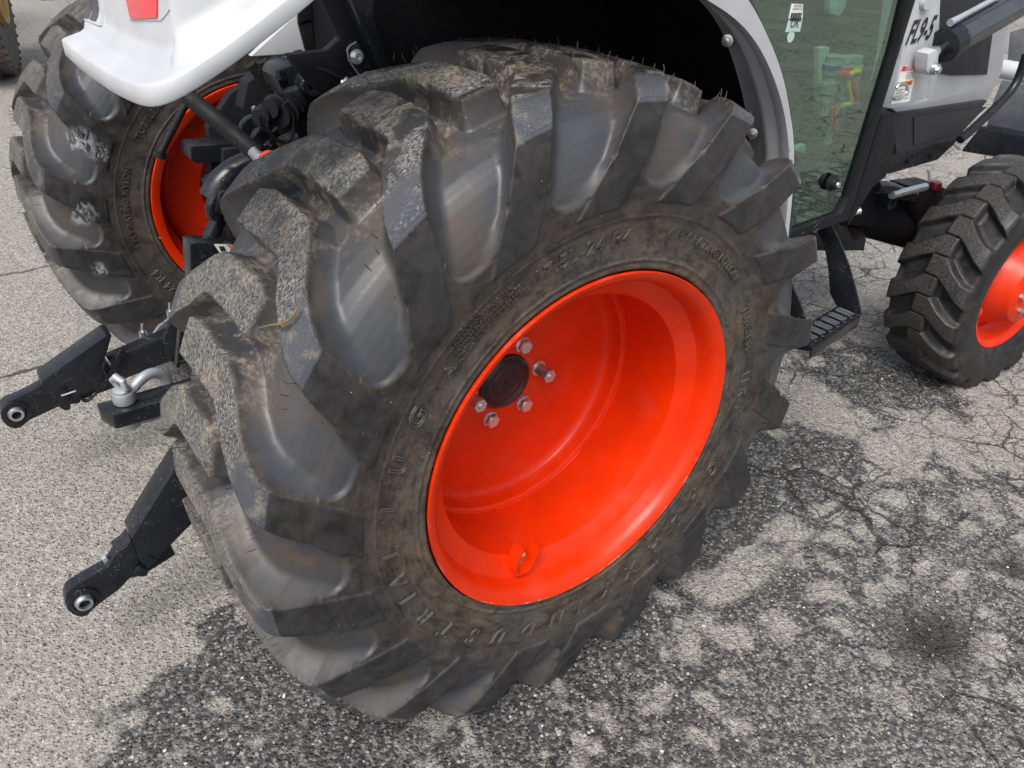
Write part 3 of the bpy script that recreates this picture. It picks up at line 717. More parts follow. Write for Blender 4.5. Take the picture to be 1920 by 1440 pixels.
# rear end of the fender: swept body, corner rounded, band, ledge and upright face
Tz = lambda p: p
path = []   # (point of bottom edge, outward normal)
pE = [at(123, 106, y=.47), at(160, 140, y=.37), at(215, 178, y=.23), at(262, 200, y=.15), at(290, 206, y=.118), at(325, 195, y=.103), at(375, 164, y=FY), at(430, 128, y=FY), at(485, 85, y=FY), at(540, 43, y=FY), at(590, 0, y=FY), at(660, -60, y=FY), at(760, -95, y=FY)]
PB = smooth_poly(pE, 56)
nb = len(PB)
tang = np.gradient(PB, axis=0); outn = np.stack([tang[:, 1], -tang[:, 0], np.zeros(nb)], 1); outn /= np.linalg.norm(outn, axis=1)[:, None]
if outn[0, 0] > 0: outn = -outn
up = np.array([0, 0, 1.])
sec = [(-.012, .003), (-.002, .0), (0, .002), (.0, .020), (-.002, .0225), (-.007, .0245), (-.026, .030), (-.031, .034), (-.034, .044), (-.042, .050), (-.045, .060), (-.050, .10), (-.075, .22), (-.095, .34), (-.107, .34), (-.062, .10), (-.057, .060), (-.045, .040), (-.014, .020)]
# the ledge fades out along the side
rings = []
for (o_, h_) in sec:
    k = np.linspace(0, 1, nb)
    fade = np.clip((k-.50)/.35, 0, 1)[:, None]
    oo = o_*(1-fade*.6)
    rings.append(PB+outn*oo+up*h_)
tail = MB().add(*strips(rings, True)).build('fender_tail', M['white'], fender, angle=48, label='rounded white rear end of the fender with a red lamp')
# lamp and vent lie on the upright face, just proud of it
def on_face(i_f, h):      # a point of the rear face at fraction i_f along the path and height h
    i = min(nb-1, max(0, i_f*(nb-1))); i0 = int(i); f_ = i-i0; i1 = min(nb-1, i0+1)
    b = PB[i0]*(1-f_)+PB[i1]*f_; n_ = outn[i0]*(1-f_)+outn[i1]*f_
    hs_ = [.044, .060, .10, .22, .34]; os_ = [-.034, -.045, -.050, -.075, -.095]
    return b+n_*(np.interp(h, hs_, os_)+.0)+up*h, n_
def to_px(P_):
    d = np.asarray(P_)-CP; z = d@CF; return 960+FPX*(d@CR)/z, 720-FPX*(d@CU)/z
_ga, _gh = np.linspace(0, .6, 121), np.linspace(.044, .34, 120)
_gp = np.array([[to_px(on_face(a, h)[0]) for h in _gh] for a in _ga])
def face_uv(px, py):
    e = (_gp[..., 0]-px)**2+(_gp[..., 1]-py)**2; i, j = np.unravel_index(e.argmin(), e.shape); return _ga[i], _gh[j]
def patch(corners, off, thick, nu=8, nv=8):
    """corners in photo order: bottom-left, bottom-right, top-right, top-left, looked up on the real surface"""
    c = [np.array(face_uv(*q)) for q in corners]; V = []; F = []
    for lay in (off, off-thick):
        for j in range(nv+1):
            for i in range(nu+1):
                u_, v = i/nu, j/nv; a, h = (c[0]*(1-u_)+c[1]*u_)*(1-v)+(c[3]*(1-u_)+c[2]*u_)*v
                p_, n_ = on_face(a, h); V.append(p_+n_*lay)
    m_ = (nu+1)*(nv+1)
    for j in range(nv):
        for i in range(nu):
            a = j*(nu+1)+i; F.append((a, a+1, a+nu+2, a+nu+1)); F.append((m_+a, m_+a+nu+1, m_+a+nu+2, m_+a+1))
    e = [i for i in range(nu+1)]+[j*(nu+1)+nu for j in range(1, nv+1)]+[nv*(nu+1)+i for i in range(nu-1, -1, -1)]+[j*(nu+1) for j in range(nv-1, 0, -1)]
    for a, b in zip(e, e[1:]+e[:1]): F.append((a, b, m_+b, m_+a))
    return V, F
MB().add(*patch([(249, 33), (299, 33), (304, -60), (232, -60)], .003, .012)).build('tail_lamp', M['red_lens'], fender, angle=40)
MB().add(*patch([(244, 38), (303, 38), (309, -62), (226, -62)], .0012, .012)).build('lamp_bezel', M['white'], fender, angle=40)
MB().add(*patch([(156, 42), (187, 50), (184, -60), (148, -60)], .0014, .012)).build('vent_frame', M['white'], fender, angle=40)
MB().add(*patch([(158, 30), (168, 34), (165, -60), (154, -60)], .0030, .012)).build('vent_slot', M['vent'], fender, angle=40)
MB().add(*patch([(172, 35), (183, 39), (181, -60), (168, -60)], .0030, .012)).build('vent_slot', M['vent'], fender, angle=40)

# ------------------------------------------------------------------ cab: body, door glass, frames
CY = .22
MB().box((.42, .97, 1.22), (.9, .76, .62)).build('cab_floor_box', M['black_deep'], tractor)
def plank(pts_px, y, thick, name, mat, parent=tractor, bev=.002, label=None):
    return MB().prism([at(a, b, y=y) for a, b in pts_px], (0, thick, 0), bev).build(name, mat, parent, smooth=True, angle=35, label=label)
door = plank([(1707, -80), (1734, -80), (1717, 0), (1689, 90), (1651, 215), (1604, 372), (1592, 412), (1478, 452), (1479, 437), (1577, 401), (1592, 372), (1640, 218), (1680, 90), (1702, 0)], CY, .035, 'door_frame', M['black_matte'], label='black cab door frame with tinted glass')
def glass_mat():
    m, t, p = newmat('tinted_glass'); n = NB(t)
    nodes = t.nodes; out = nodes['Material Output']; nodes.remove(p)
    gl = nodes.new('ShaderNodeBsdfGlossy'); gl.inputs['Roughness'].default_value = .008; gl.inputs['Color'].default_value = (.62, .78, .68, 1)
    tr = nodes.new('ShaderNodeBsdfTransparent'); tr.inputs['Color'].default_value = (.50, .72, .64, 1)
    fr = nodes.new('ShaderNodeFresnel'); fr.inputs['IOR'].default_value = 1.75
    mx_ = nodes.new('ShaderNodeMixShader')
    gm = nodes.new('ShaderNodeNewGeometry'); f2 = n.math('MULTIPLY', n.math('ADD', n.math('MULTIPLY', fr.outputs[0], 1.95), .14, clamp=True), n.math('SUBTRACT', 1.0, gm.outputs['Backfacing']))
    t.links.new(f2, mx_.inputs[0]); t.links.new(tr.outputs[0], mx_.inputs[1]); t.links.new(gl.outputs[0], mx_.inputs[2])
    t.links.new(mx_.outputs[0], out.inputs['Surface']); return m
M['glass'] = glass_mat()
pane = plank([(1380, -60), (1712, -60), (1702, 0), (1680, 90), (1640, 218), (1592, 372), (1577, 401), (1479, 437), (1489, 290), (1470, 180), (1440, 80), (1400, 0)], CY+.012, .005, 'door_glass', M['glass'], door, bev=0)
MB().tube([at(*q, y=CY-.01) for q in ((1380, -60), (1398, 0), (1430, 70), (1455, 130), (1472, 200), (1480, 280), (1482, 360), (1474, 440))], .010, 10).build('door_seal', M['seal'], door)
c = np.array(at(1557, 342, y=CY+.008))
MB().lathe([(0, 0), (.019, 0), (.020, -.006), (.014, -.010), (.013, -.016), (.008, -.020), (0, -.020)], c, (0, 1, 0), 28).build('hinge_knob', M['black_matte'], door, angle=30)
MB().lathe([(0, -.0205), (.007, -.0205), (.006, -.024), (0, -.0245)], c, (0, 1, 0), 20).build('knob_screw', M['zinc'], door, angle=30)
# stickers stuck inside the glass
def sticker(pts, name, mat, y=CY+.010): return MB().prism([at(a, b, y=y) for a, b in pts], (0, .001, 0)).build(name, mat, door, smooth=False)
sticker([(1485, 7), (1506, 8), (1505, 34), (1479, 35)], 'barcode_sticker', M['sticker'])
sticker([(1479, 37), (1505, 36), (1500, 59), (1473, 60)], 'ok_sticker', M['sticker_teal'])
cc = np.array(at(1483, 69, y=CY+.010)); MB().lathe([(0, 0), (.0105, 0), (.0105, .001), (0, .001)], cc, (0, 1, 0), 24).build('round_sticker', M['sticker_teal'], door)
def flat_text(body, px, py, px2, size_px, y, mat, name, parent, shear=0., bold=0., py2=None, normal_off=-.0008):
    """printed text in a plane y=const, baseline from pixel (px,py) towards (px2,py2)"""
    cu = bpy.data.curves.new('t', 'FONT'); cu.body = body; cu.size = 1; cu.shear = shear; cu.offset = bold; cu.extrude = 0; cu.resolution_u = 3
    o = bpy.data.objects.new('t', cu); col.objects.link(o)
    me = bpy.data.meshes.new_from_object(o.evaluated_get(bpy.context.evaluated_depsgraph_get())); bpy.data.objects.remove(o); bpy.data.curves.remove(cu)
    A = Vector(at(px, py, y=y)); B = Vector(at(px2, py2 if py2 is not None else py, y=y)); wid = max(v.co.x for v in me.vertices); lo = min(v.co.x for v in me.vertices)
    d = (B-A); upv = Vector((0, 0, 1)); H = size_px
    for v in me.vertices:
        p_ = A+d*((v.co.x-lo)/(wid-lo))+upv*(v.co.y/.7*H); p_.y += normal_off; v.co = p_
    me.materials.append(mat); return link(name, me, mat, parent)
flat_text('OK', 1481, 52, 1497, .018, CY+.010, M['ink'], 'sticker_print', door, shear=.25)
for k, (a, b) in enumerate([(1488, 13), (1486, 19)]): flat_text('REFERENCE NO' if k else 'MODEL', a, b, 1504, .004, CY+.010, M['ink'], 'sticker_print', door)
flat_text('INSPECTION', 1482, 41, 1502, .0035, CY+.010, M['ink'], 'sticker_print', door)
bc = MB()
for k in range(13):
    a = 1484.2+k*1.55; A = at(a, 24, y=CY+.0092); wd = .0012 if k % 3 else .0022
    bc.prism([(A[0], A[1], A[2]), (A[0]+wd, A[1], A[2]), (A[0]+wd, A[1], A[2]-.014), (A[0], A[1], A[2]-.014)], (0, .0004, 0))
bc.build('sticker_print', M['ink'], door, smooth=False)
# behind the glass: remote couplers, hoses, dark interior
inn = .62
plank([(1380, -80), (1720, -80), (1620, 470), (1450, 470)], inn+.16, .02, 'cab_interior_panel', M['cabdark'])
plank([(1555, -60), (1600, -60), (1585, 15), (1575, 30), (1556, 26)], inn+.10, .02, 'seat_trim', M['cablight'])
plank([(1536, 90), (1556, 88), (1549, 130), (1549, 200), (1535, 215)], inn+.10, .02, 'seat_trim', M['cablight'])
plank([(1497, 275), (1511, 270), (1511, 288), (1494, 283)], inn+.08, .02, 'seat_trim', M['cablight'])
for (a0, b0, a1, b1, band, rr_) in ((1563, 104, 1545, 215, 'cblue', .026), (1588, 105, 1562, 232, 'cred', .026), (1607, 104, 1578, 235, 'cyel', .023), (1560, 205, 1552, 268, 'cred', .018)):
    A = Vector(at(a0, b0, y=inn)); B = Vector(at(a1, b1, y=inn)); dv = B-A
    mb = MB()
    ts = [0, .12, .12, .30, .30, .42, .42, .60, .62, .78, .78, 1]; rs_ = [.8, .8, 1, 1, .82, .82, 1.02, 1.02, .8, .8, .62, .62]
    mb.tube([A+dv*(t_+1e-4*i) for i, t_ in enumerate(ts)], [rr_*r for r in rs_], 20)
    cp_ = mb.build('remote_coupler', M['couple'], tractor, angle=30)
    MB().tube([A+dv*.13, A+dv*.22], rr_*1.03, 20).build('colour_band', M[band], cp_)
def pxtube(pts, y, r, name, mat, parent=tractor, n=10):
    P_ = smooth_poly([np.array(at(q[0], q[1], y=(q[2] if len(q) > 2 else y))) for q in pts], 30)
    return MB().tube([tuple(p) for p in P_], r, n).build(name, mat, parent)
pxtube([(1575, 138), (1592, 142), (1604, 165), (1605, 195), (1598, 225), (1590, 242)], inn-.03, .010, 'cap_tether', M['cred'])
pxtube([(1563, 200), (1560, 225), (1570, 248), (1582, 254)], inn-.03, .008, 'cap_tether', M['cred'])
pxtube([(1610, 135), (1592, 138), (1590, 160), (1598, 195), (1580, 197)], inn-.03, .007, 'cap_tether', M['cyel'])
A = Vector(at(1580, 266, y=inn-.03)); MB().tube([A, A+Vector((.02, 0, .05))], .024, 16).build('coupler_cap', M['cred'], tractor)

# cab foot / A pillar below the door
plank([(1592, 412), (1606, 372), (1655, 215), (1672, 210), (1680, 262), (1662, 330), (1636, 352), (1590, 425)], CY+.05, .10, 'cab_pillar', M['black_matte'])
# loader post: white
LY = .30
post = plank([(1722, -80), (1768, -80), (1762, 60), (1757, 110), (1742, 165), (1740, 185), (1668, 205), (1690, 110), (1706, 0)], LY, .07, 'loader_post', M['white'], bev=.006, label='white loader post lettered FL9-5')
for txt, a, b, a2, b2 in (('FL9-5', 1697, 84, 1746, 71),):
    flat_text(txt, a, b, a2, .052, LY-.001, M['ink'], 'model_lettering', post, shear=.30, bold=.025, py2=b2)
sticker2 = lambda pts, nm, mt, yy: MB().prism([at(a, b, y=yy) for a, b in pts], (0, .001, 0)).build(nm, mt, post, smooth=False)
sticker2([(1692, 125), (1722, 120), (1705, 190), (1671, 196)], 'warning_label', M['sticker'], LY-.0018)
sticker2([(1693, 125), (1721, 120.5), (1719, 130), (1690, 134)], 'label_header', M['inkred'], LY-.0026)
sticker2([(1684, 155), (1712, 150), (1709, 159), (1681, 163)], 'label_band', M['inkorange'], LY-.0026)
flat_text('DANGER', 1697, 132, 1717, .011, LY-.0030, M['sticker'], 'label_print', post, py2=129)
flat_text('WARNING', 1687, 162, 1708, .009, LY-.0030, M['ink'], 'label_print', post, py2=158)
for k, (a, b, c_, d2) in enumerate([(1700, 139, 1717, 136), (1699, 144, 1716, 141), (1698, 149, 1715, 146), (1680, 171, 1706, 167), (1679, 177, 1705, 173), (1677, 183, 1703, 179), (1676, 189, 1702, 185)]):
    flat_text('keep clear of loader' if k % 2 else 'avoid injury or death', a, b, c_, .006, LY-.0030, M['ink'], 'label_print', post, py2=d2)
pxtube([(1676, 186), (1690, 182), (1702, 172), (1700, 158), (1686, 156), (1680, 165)], LY-.02, .004, 'wire_clip', M['zinc'], post)
# pin bracket of the cylinder
plank([(1741, 100), (1757, 92), (1762, 98), (1759, 128), (1754, 140), (1743, 142), (1738, 134)], LY-.045, .035, 'cylinder_bracket', M['white'], post, bev=.006)
c = np.array(at(1750, 129, y=LY-.046)); MB().lathe([(0, -.012), (.013, -.012), (.014, 0), (0, 0)], c, (0, 1, 0), 20).lathe([(0, -.018), (.008, -.018), (.008, -.010), (0, -.010)], c, (0, 1, 0), 6).build('pivot_bolt', M['zinc'], post, angle=30)
c = np.array(at(1734, 2, y=LY-.001)); MB().lathe([(0, -.01), (.018, -.01), (.020, 0), (0, 0)], c, (0, 1, 0), 24).build('post_cap', M['white'], post, angle=30)
# cylinder
A = Vector(at(1752, 100, y=LY-.03)); B = Vector(at(1780, 78, y=LY-.03)); 
A1 = Vector(at(1770, 86, y=LY-.03)); B1 = Vector(at(1975, -28, y=LY-.03)); dd = (B1-A1).normalized()
cyl = MB().tube([A1, A1+dd*.030, A1+dd*.0301, A1+dd*.05], [.040, .040, .037, .037], 28).build('hydraulic_cylinder', M['black_paint'], tractor)
MB().tube([A1+dd*.05, B1], .0335, 28).build('barrel', M['steel_dark'], cyl)
MB().tube([A-dd*.02, A1+dd*.01], .014, 20).build('rod', M['chrome'], cyl)
MB().tube([A1+dd*.0+Vector((-.005, 0, .052)), A1+dd*.05+Vector((-.005, 0, .052)), B1+Vector((-.005, 0, .052))], [.009, .007, .006], 12).build('hydraulic_line', M['galv'], cyl)
# white loader side / hood panel with dark window
hood = plank([(1757, 110), (1762, 60), (1790, -80), (1960, -80), (1960, -60), (1912, -60), (1893, 40), (1880, 130), (1868, 160), (1852, 186), (1682, 212), (1669, 200), (1740, 186), (1742, 165)], LY+.075, .03, 'loader_frame_plate', M['white'], bev=.005, label='white loader side plate with a cut-out')
plank([(1758, -80), (1880, -80), (1862, 60), (1851, 140), (1782, 142), (1762, 138)], LY+.068, .006, 'grille_panel', M['charcoal'], hood, bev=.001)
plank([(1673, 215), (1853, 188), (1835, 210), (1800, 255), (1682, 290), (1677, 250)], LY+.06, .05, 'side_skirt', M['charcoal'], bev=.004)
plank([(1714, 219), (1852, 200), (1835, 215), (1806, 246), (1714, 274)], LY+.056, .003, 'skirt_inlay', M['charcoal'])
plank([(1680, 285), (1805, 252), (1790, 270), (1758, 300), (1668, 326), (1652, 322), (1660, 296)], LY+.08, .06, 'front_support_plate', M['black_paint'], bev=.003)
for q in ((1745, 294), (1702, 303)):
    c = np.array(at(*q, y=LY+.078)); MB().lathe([(0, 0), (.007, 0), (.007, -.003), (0, -.003)], c, (0, 1, 0), 16).build('support_bolt', M['black_deep'], tractor)
# curved black grab handle / loader hose guard to the right
pxtube([(1925, 100), (1910, 150), (1893, 175), (1858, 210), (1822, 244), (1800, 262)], LY-.02, .012, 'loader_brace', M['black_paint'], n=12)
# bucket far right
bx = 2.75
bk = MB()
def bxp(q, x): return at(q[0], q[1], x=x)
bk.prism([bxp(q, 2.9) for q in ((1893, 60), (1990, 30), (1990, 130), (1888, 120))], (.05, 0, 0), .004)
bucket = bk.build('bucket', M['bgrey'], tractor, label='dark loader bucket beyond the front wheel')
MB().prism([bxp(q, 2.86) for q in ((1878, 150), (1990, 170), (1990, 260), (1850, 235), (1858, 200))], (.05, 0, 0), .004).build('bucket_back', M['bgrey'], bucket)
MB().prism([bxp(q, 2.80) for q in ((1838, 236), (1990, 268), (1990, 330), (1900, 300), (1800, 284))], (.10, 0, 0), .01).build('bucket_bottom', M['black_paint'], bucket)
MB().tube([bxp((1872, 128), 2.7), bxp((1985, 148), 2.7)], .035, 20).build('bucket_torque_tube', M['white'], bucket)

# ------------------------------------------------------------------ front axle and wheel
MB().tube([at(1600, 385, y=.62), at(1625, 398, y=.60), at(1730, 430, y=.50)], [.085, .082, .078], 28).build('front_axle', M['black_deep'], tractor)
MB().prism([at(*q, y=.50) for q in ((1585, 395), (1640, 335), (1665, 345), (1665, 400), (1640, 425), (1600, 425))], (0, .14, 0), .012).build('axle_mount', M['black_deep'], tractor)
MB().prism([at(*q, y=.46) for q in ((1716, 352), (1765, 346), (1790, 368), (1782, 430), (1722, 425))], (0, .10, 0), .012).build('steering_knuckle', M['black_matte'], tractor)
MB().tube([at(1672, 366, y=.44), at(1735, 350, y=.44)], .012, 14).build('steering_rod', M['zinc'], tractor)
pxtube([(1640, 350), (1665, 352), (1690, 362), (1712, 368)], .46, .020, 'steering_cylinder', M['black_paint'], n=16)
MB().lathe([(.012, 0), (.024, 0), (.020, .035), (.012, .035)], at(1674, 380, y=.45), (0, 1, 0), 20, close=True).build('lifting_eye', M['black_paint'], tractor)
c = np.array(at(1754, 349, y=.46)); MB().lathe([(0, .034), (.017, .034), (.019, .026), (.019, .012), (0, .012)], c-np.array([0, 0, .02]), (0, 0, 1), 20).build('filler_cap', M['dark_red'], tractor, angle=30)
for q in ((1638, 341), (1590, 400)):
    MB().tube([at(*q, y=.48), np.array(at(*q, y=.48))+np.array([.03, -.02, .01])], .011, 12).build('grease_fitting', M['zinc'], tractor)
MB().prism([at(*q, y=.55) for q in ((1588, 425), (1620, 425), (1625, 448), (1600, 452))], (0, .1, 0), .006).build('axle_bracket', M['black_paint'], tractor)

FW = Vector((2.027, .1416, .365)); ST = -.0658
def wheel2world(V):   # small wheel: local x,y,z with axis y
    c_, s_ = math.cos(ST), math.sin(ST)
    return [(FW.x+v[0]*c_-v[1]*s_, FW.y+v[0]*s_+v[1]*c_, FW.z+v[2]) for v in V]
def build2(mb, name, mat, parent=None, **k):
    mb.V = wheel2world(mb.V); return mb.build(name, mat, parent, **k)
rp = [(.226,0),(.227,.004),(.226,.008),(.214,.010),(.208,.02),(.206,.05),(.185,.07),(.180,.15),(.206,.20),(.212,.214),(.226,.218),(.226,.222),(.212,.220),(.202,.212),(.198,.20),(.176,.155),(.178,.068),(.198,.048),(.202,.02),(.206,.012),(.214,.003)]
fwheel = build2(MB().lathe(rp, (0, 0, 0), (0, 1, 0), 96, close=True), 'front_wheel', M['orange'], tractor, angle=40, label='front wheel, small chevron-lugged tyre on an orange rim')
dp = [(.0,-.040),(.09,-.040),(.115,-.030),(.140,.020),(.160,.070),(.184,.078),(.184,.084),(.156,.077),(.134,.026),(.11,-.024),(0,-.034)]
build2(MB().lathe(dp, (0, 0, 0), (0, 1, 0), 72, close=True), 'wheel_disc', M['orange'], fwheel, angle=40)
build2(MB().lathe([(0, -.05), (.024, -.05), (.034, -.045), (.034, .0), (0, .0)], (0, 0, 0), (0, 1, 0), 32), 'hub', M['black_paint'], fwheel)
for k in range(8):
    a = PI*2*k/8+.02
    build2(MB().lathe([(0, -.040), (.010, -.040), (.010, -.054), (0, -.054)], (.077*math.cos(a), 0, .077*math.sin(a)), (0, 1, 0), 6), 'wheel_nut', M['zinc'], fwheel, angle=30)
# valve recess on the front rim
va = math.radians(205)
ur = Vector((math.cos(va), 0, math.sin(va))); ut = Vector((-math.sin(va), 0, math.cos(va)))
V_, F_ = [], []; gp = [(math.cos(PI*k/20)*.026, -math.sin(PI*k/20)*.026) for k in range(21)]
for (a, b) in gp:
    for rad, off in ((.198, 0), (.165, 0), (.165, .004), (.198, .004)):
        n_ = Vector((a, b)).normalized()*off; V_.append(ur*rad+ut*(a+n_.x)+uy*(.050+b+n_.y))
for i in range(20):
    for k in range(4): F_.append((i*4+k, i*4+(k+1) % 4, (i+1)*4+(k+1) % 4, (i+1)*4+k))
build2(MB().add(V_, F_), 'valve_guard', M['orange'], fwheel, angle=40)
b0 = ur*.20+uy*.05; build2(MB().tube([b0, b0-ur*.03-uy*.012, b0-ur*.045-uy*.018], [.006, .005, .004], 10), 'valve_stem', M['zinc'], fwheel)

def front_tyre():
    R0 = .385; half = .135; tc = .111
    env = np.array([(0,R0),(.06,R0-.001),(.10,R0-.004),(.122,R0-.010),(.131,R0-.020),(.135,R0-.045),(.137,R0-.075),(.136,R0-.100),(.130,.262),(.120,.240),(.112,.228)])
    car = np.array([(0,R0-.032),(.06,R0-.032),(.10,R0-.033),(.120,R0-.034),(.127,R0-.040),(.132,R0-.050),(.135,R0-.075),(.134,R0-.100),(.128,.262),(.118,.240),(.110,.228)])
    sg_ = np.r_[0, np.cumsum(np.hypot(*np.diff(env, axis=0).T))]; m = 70; tt = np.linspace(0, sg_[-1], m)
    ev = np.stack([np.interp(tt, sg_, env[:, i]) for i in (0, 1)], 1); cv = np.stack([np.interp(tt, sg_, car[:, i]) for i in (0, 1)], 1)
    Ee = np.concatenate([ev[::-1], (ev*[-1, 1])[1:]]); Kk = np.concatenate([cv[::-1], (cv*[-1, 1])[1:]]); Sx = np.concatenate([tt[::-1], -tt[1:]])
    N = 18; pit = 2*PI/N; nth = 44; t2 = np.linspace(0, pit, nth, endpoint=False); T_, S_ = np.meshgrid(t2, Sx, indexing='xy')
    RR = R0
    # chevron bars: long bar from shoulder past the centre with a kink, in (arc, s)
    bar = [(.000,-.020),(.000,.022),(.030,.060),(.052,.100),(.058,.139),(.112,.139),(.090,.095),(.064,.055),(.046,.020),(.046,-.020)]
    bar = [(a*1.16, s) for a, s in bar]
    sd_ = np.full(T_.shape, 9.)
    for mir in (1, -1):
        for k in range(-3, 4):
            pl = np.array([(a+(k*pit+(pit/2 if mir < 0 else 0))*RR, s*mir) for a, s in bar]); sd_ = np.minimum(sd_, sdf(T_*RR, S_, pl)-.003)
    m_ = np.clip(1-(sd_-.001)/.007, 0, 1); m_ = m_*.85+.15*np.clip(1-sd_/.02, 0, 1); m_ = np.where(sd_ < .001, 1, m_)
    U_ = Kk[:, None]*(1-m_[..., None])+Ee[:, None]*m_[..., None]
    rwing = U_[..., 1]; b = np.exp(-((rwing-.245)/.002)**2)*.002; U_[..., 0] += np.sign(Sx)[:, None]*b
    Uf_ = np.tile(U_, (1, N, 1)); an = np.concatenate([t2+pit*i for i in range(N)])
    Rr_ = Uf_[..., 1]; x_ = Rr_*np.cos(an); z_ = Rr_*np.sin(an); z_ = np.maximum(z_, -.3635); y_ = -Uf_[..., 0]+tc
    W2 = nth*N; ro = len(Sx); V3 = np.stack([x_.ravel(), y_.ravel(), z_.ravel()], 1); ri = np.arange(ro-1)[:, None]*W2; ci = np.arange(W2)[None]; cn = (ci+1) % W2
    F3 = np.stack([(ri+ci).ravel(), (ri+cn).ravel(), (ri+W2+cn).ravel(), (ri+W2+ci).ravel()], 1)[:, ::-1]
    topm = np.tile(np.clip(.5-sd_/.003, 0, 1)*(np.abs(S_) < .128), (1, N)); 
    c_, s_ = math.cos(ST), math.sin(ST); Wd = V3.copy(); Wd[:, 0] = V3[:, 0]*c_-V3[:, 1]*s_; Wd[:, 1] = V3[:, 0]*s_+V3[:, 1]*c_
    me = npmesh('front_tyre', Wd, F3, dict(tread_top=topm)); 
    _p = me.polygons[len(me.polygons)//2]
    if Vector((_p.center.x, 0, _p.center.z)).dot(_p.normal) < 0: me.flip_normals()
    return me
def ftyre_mat():
    m, t, p = newmat('front_tyre_rubber'); n = NB(t); co = n.coord('Object'); top = n.attr('tread_top')
    mid = n.noise(co, 30, 6, .65); fine = n.noise(co, 230, 4, .6)
    c = n.mix(n.ramp(mid, .35, .7), (.008, .008, .009), (.022, .022, .024))
    c = n.mix(n.math('MULTIPLY', n.ramp(n.noise(co, 7, 5, .6), .55, .75), .25), c, (.13, .115, .10))
    tc_ = n.mix(n.ramp(fine, .40, .70), (.014, .014, .014), (.070, .067, .063))
    c = n.mix(top, c, tc_)
    sp = n.math('MULTIPLY', n.ramp(n.vor(co, 160), .06, .10, 1, 0), n.ramp(n.noise(co, 12, 3), .5, .6)); c = n.mix(n.math('MULTIPLY', sp, .6), c, (.4, .38, .35))
    t.links.new(c, p.inputs['Base Color']); t.links.new(n.ramp(mid, .3, .7, .42, .7), p.inputs['Roughness'])
    t.links.new(n.bump(n.math('ADD', n.math('MULTIPLY', fine, n.math('ADD', top, .2)), n.math('MULTIPLY', mid, .4)), .5, .0016), p.inputs['Normal']); return m
M['ftyre'] = ftyre_mat()
me = front_tyre(); me.materials.append(M['ftyre']); o = link('tyre', me, None, fwheel); o.location = o.location+FW
chalk = MB()
for (a, b, s) in ((1766, 427, .012), (1790, 432, .010), (1796, 437, .012), (1807, 443, .007), (1862, 390, .006)):
    A = Vector(at(a, b, x=1.700+(a-1766)*.0012)) + Vector((-.004, -.002, 0))
    for k in range(3):
        q = A+Vector((random.uniform(-.003, .003), random.uniform(-s, s), random.uniform(-s, s)*.6)); chalk.box(q, (.004, s*.7, s*.35), Matrix.Rotation(random.uniform(-.6, .6), 3, 'X'))
# step under the door
SX0, SX1, SZ = .80, 1.0, .525
s_in = at(1568, 574, z=SZ); s_or = at(1614, 593, z=SZ); s_ol = at(1524, 652, z=SZ)
s_in, s_or, s_ol = map(np.array, (s_in, s_or, s_ol)); s_il = s_ol+(s_in-s_or)
stepo = MB().prism([s_in, s_or, s_ol, s_il], (0, 0, -.006), .002)
lip = (s_or-s_in); lip = lip/np.linalg.norm(lip)*.004
stepo.prism([s_or, s_ol, s_ol+np.array([0, 0, -.030]), s_or+np.array([0, 0, -.030])], -lip, .001)
step = stepo.build('step', M['black_paint'], tractor, label='black perforated boarding step below the cab')
# raised slot rings and dark slots with toothed edges
eu = (s_or-s_in); ev_ = (s_il-s_in)
for k in range(6):
    t0 = .10+.15*k; c0 = s_in+eu*.22+ev_*t0; c1 = s_in+eu*.78+ev_*t0; w_ = np.linalg.norm(ev_)*.040
    dirn = (c1-c0)/np.linalg.norm(c1-c0); pn = np.cross(np.array([0, 0, 1.]), dirn)
    def stad(w_, z):
        P_ = []
        for q in np.linspace(-PI/2, PI/2, 9): P_.append(c1+dirn*math.cos(q)*w_+pn*math.sin(q)*w_+np.array([0, 0, z]))
        for q in np.linspace(PI/2, 3*PI/2, 9): P_.append(c0+dirn*math.cos(q)*w_+pn*math.sin(q)*w_+np.array([0, 0, z]))
        return P_
    MB().prism(stad(w_, .0012), (0, 0, -.0005)).build('slot', M['black_deep'], step, smooth=False)
    P_ = stad(w_, .0025); MB().tube([tuple(p) for p in P_+P_[:2]], .0026, 6, cap=False).build('slot_rim', M['black_paint'], step)
    tb = MB()
    for j in range(9):
        for sgn in (-1, 1):
            q = c0+(c1-c0)*((j+.5)/9)+pn*sgn*w_*.75; tb.box(q+np.array([0, 0, .004]), (.005, .005, .006))
    tb.build('grip_teeth', M['bgrey'], step, kind='stuff')
def side_plate(pts, x, th_): return MB().prism([at(a, b, x=x) for a, b in pts], (th_, 0, 0), .0015)
side_plate([(1528, 425), (1556, 418), (1574, 452), (1592, 500), (1606, 550), (1615, 592), (1568, 574), (1556, 550), (1552, 500), (1545, 460)], s_or[0], .006).build('step_bracket', M['black_paint'], step)
side_plate([(1455, 480), (1478, 520), (1500, 570), (1514, 610), (1523, 660), (1490, 655), (1470, 645), (1440, 560)], s_ol[0], .006).build('step_bracket', M['black_paint'], step)

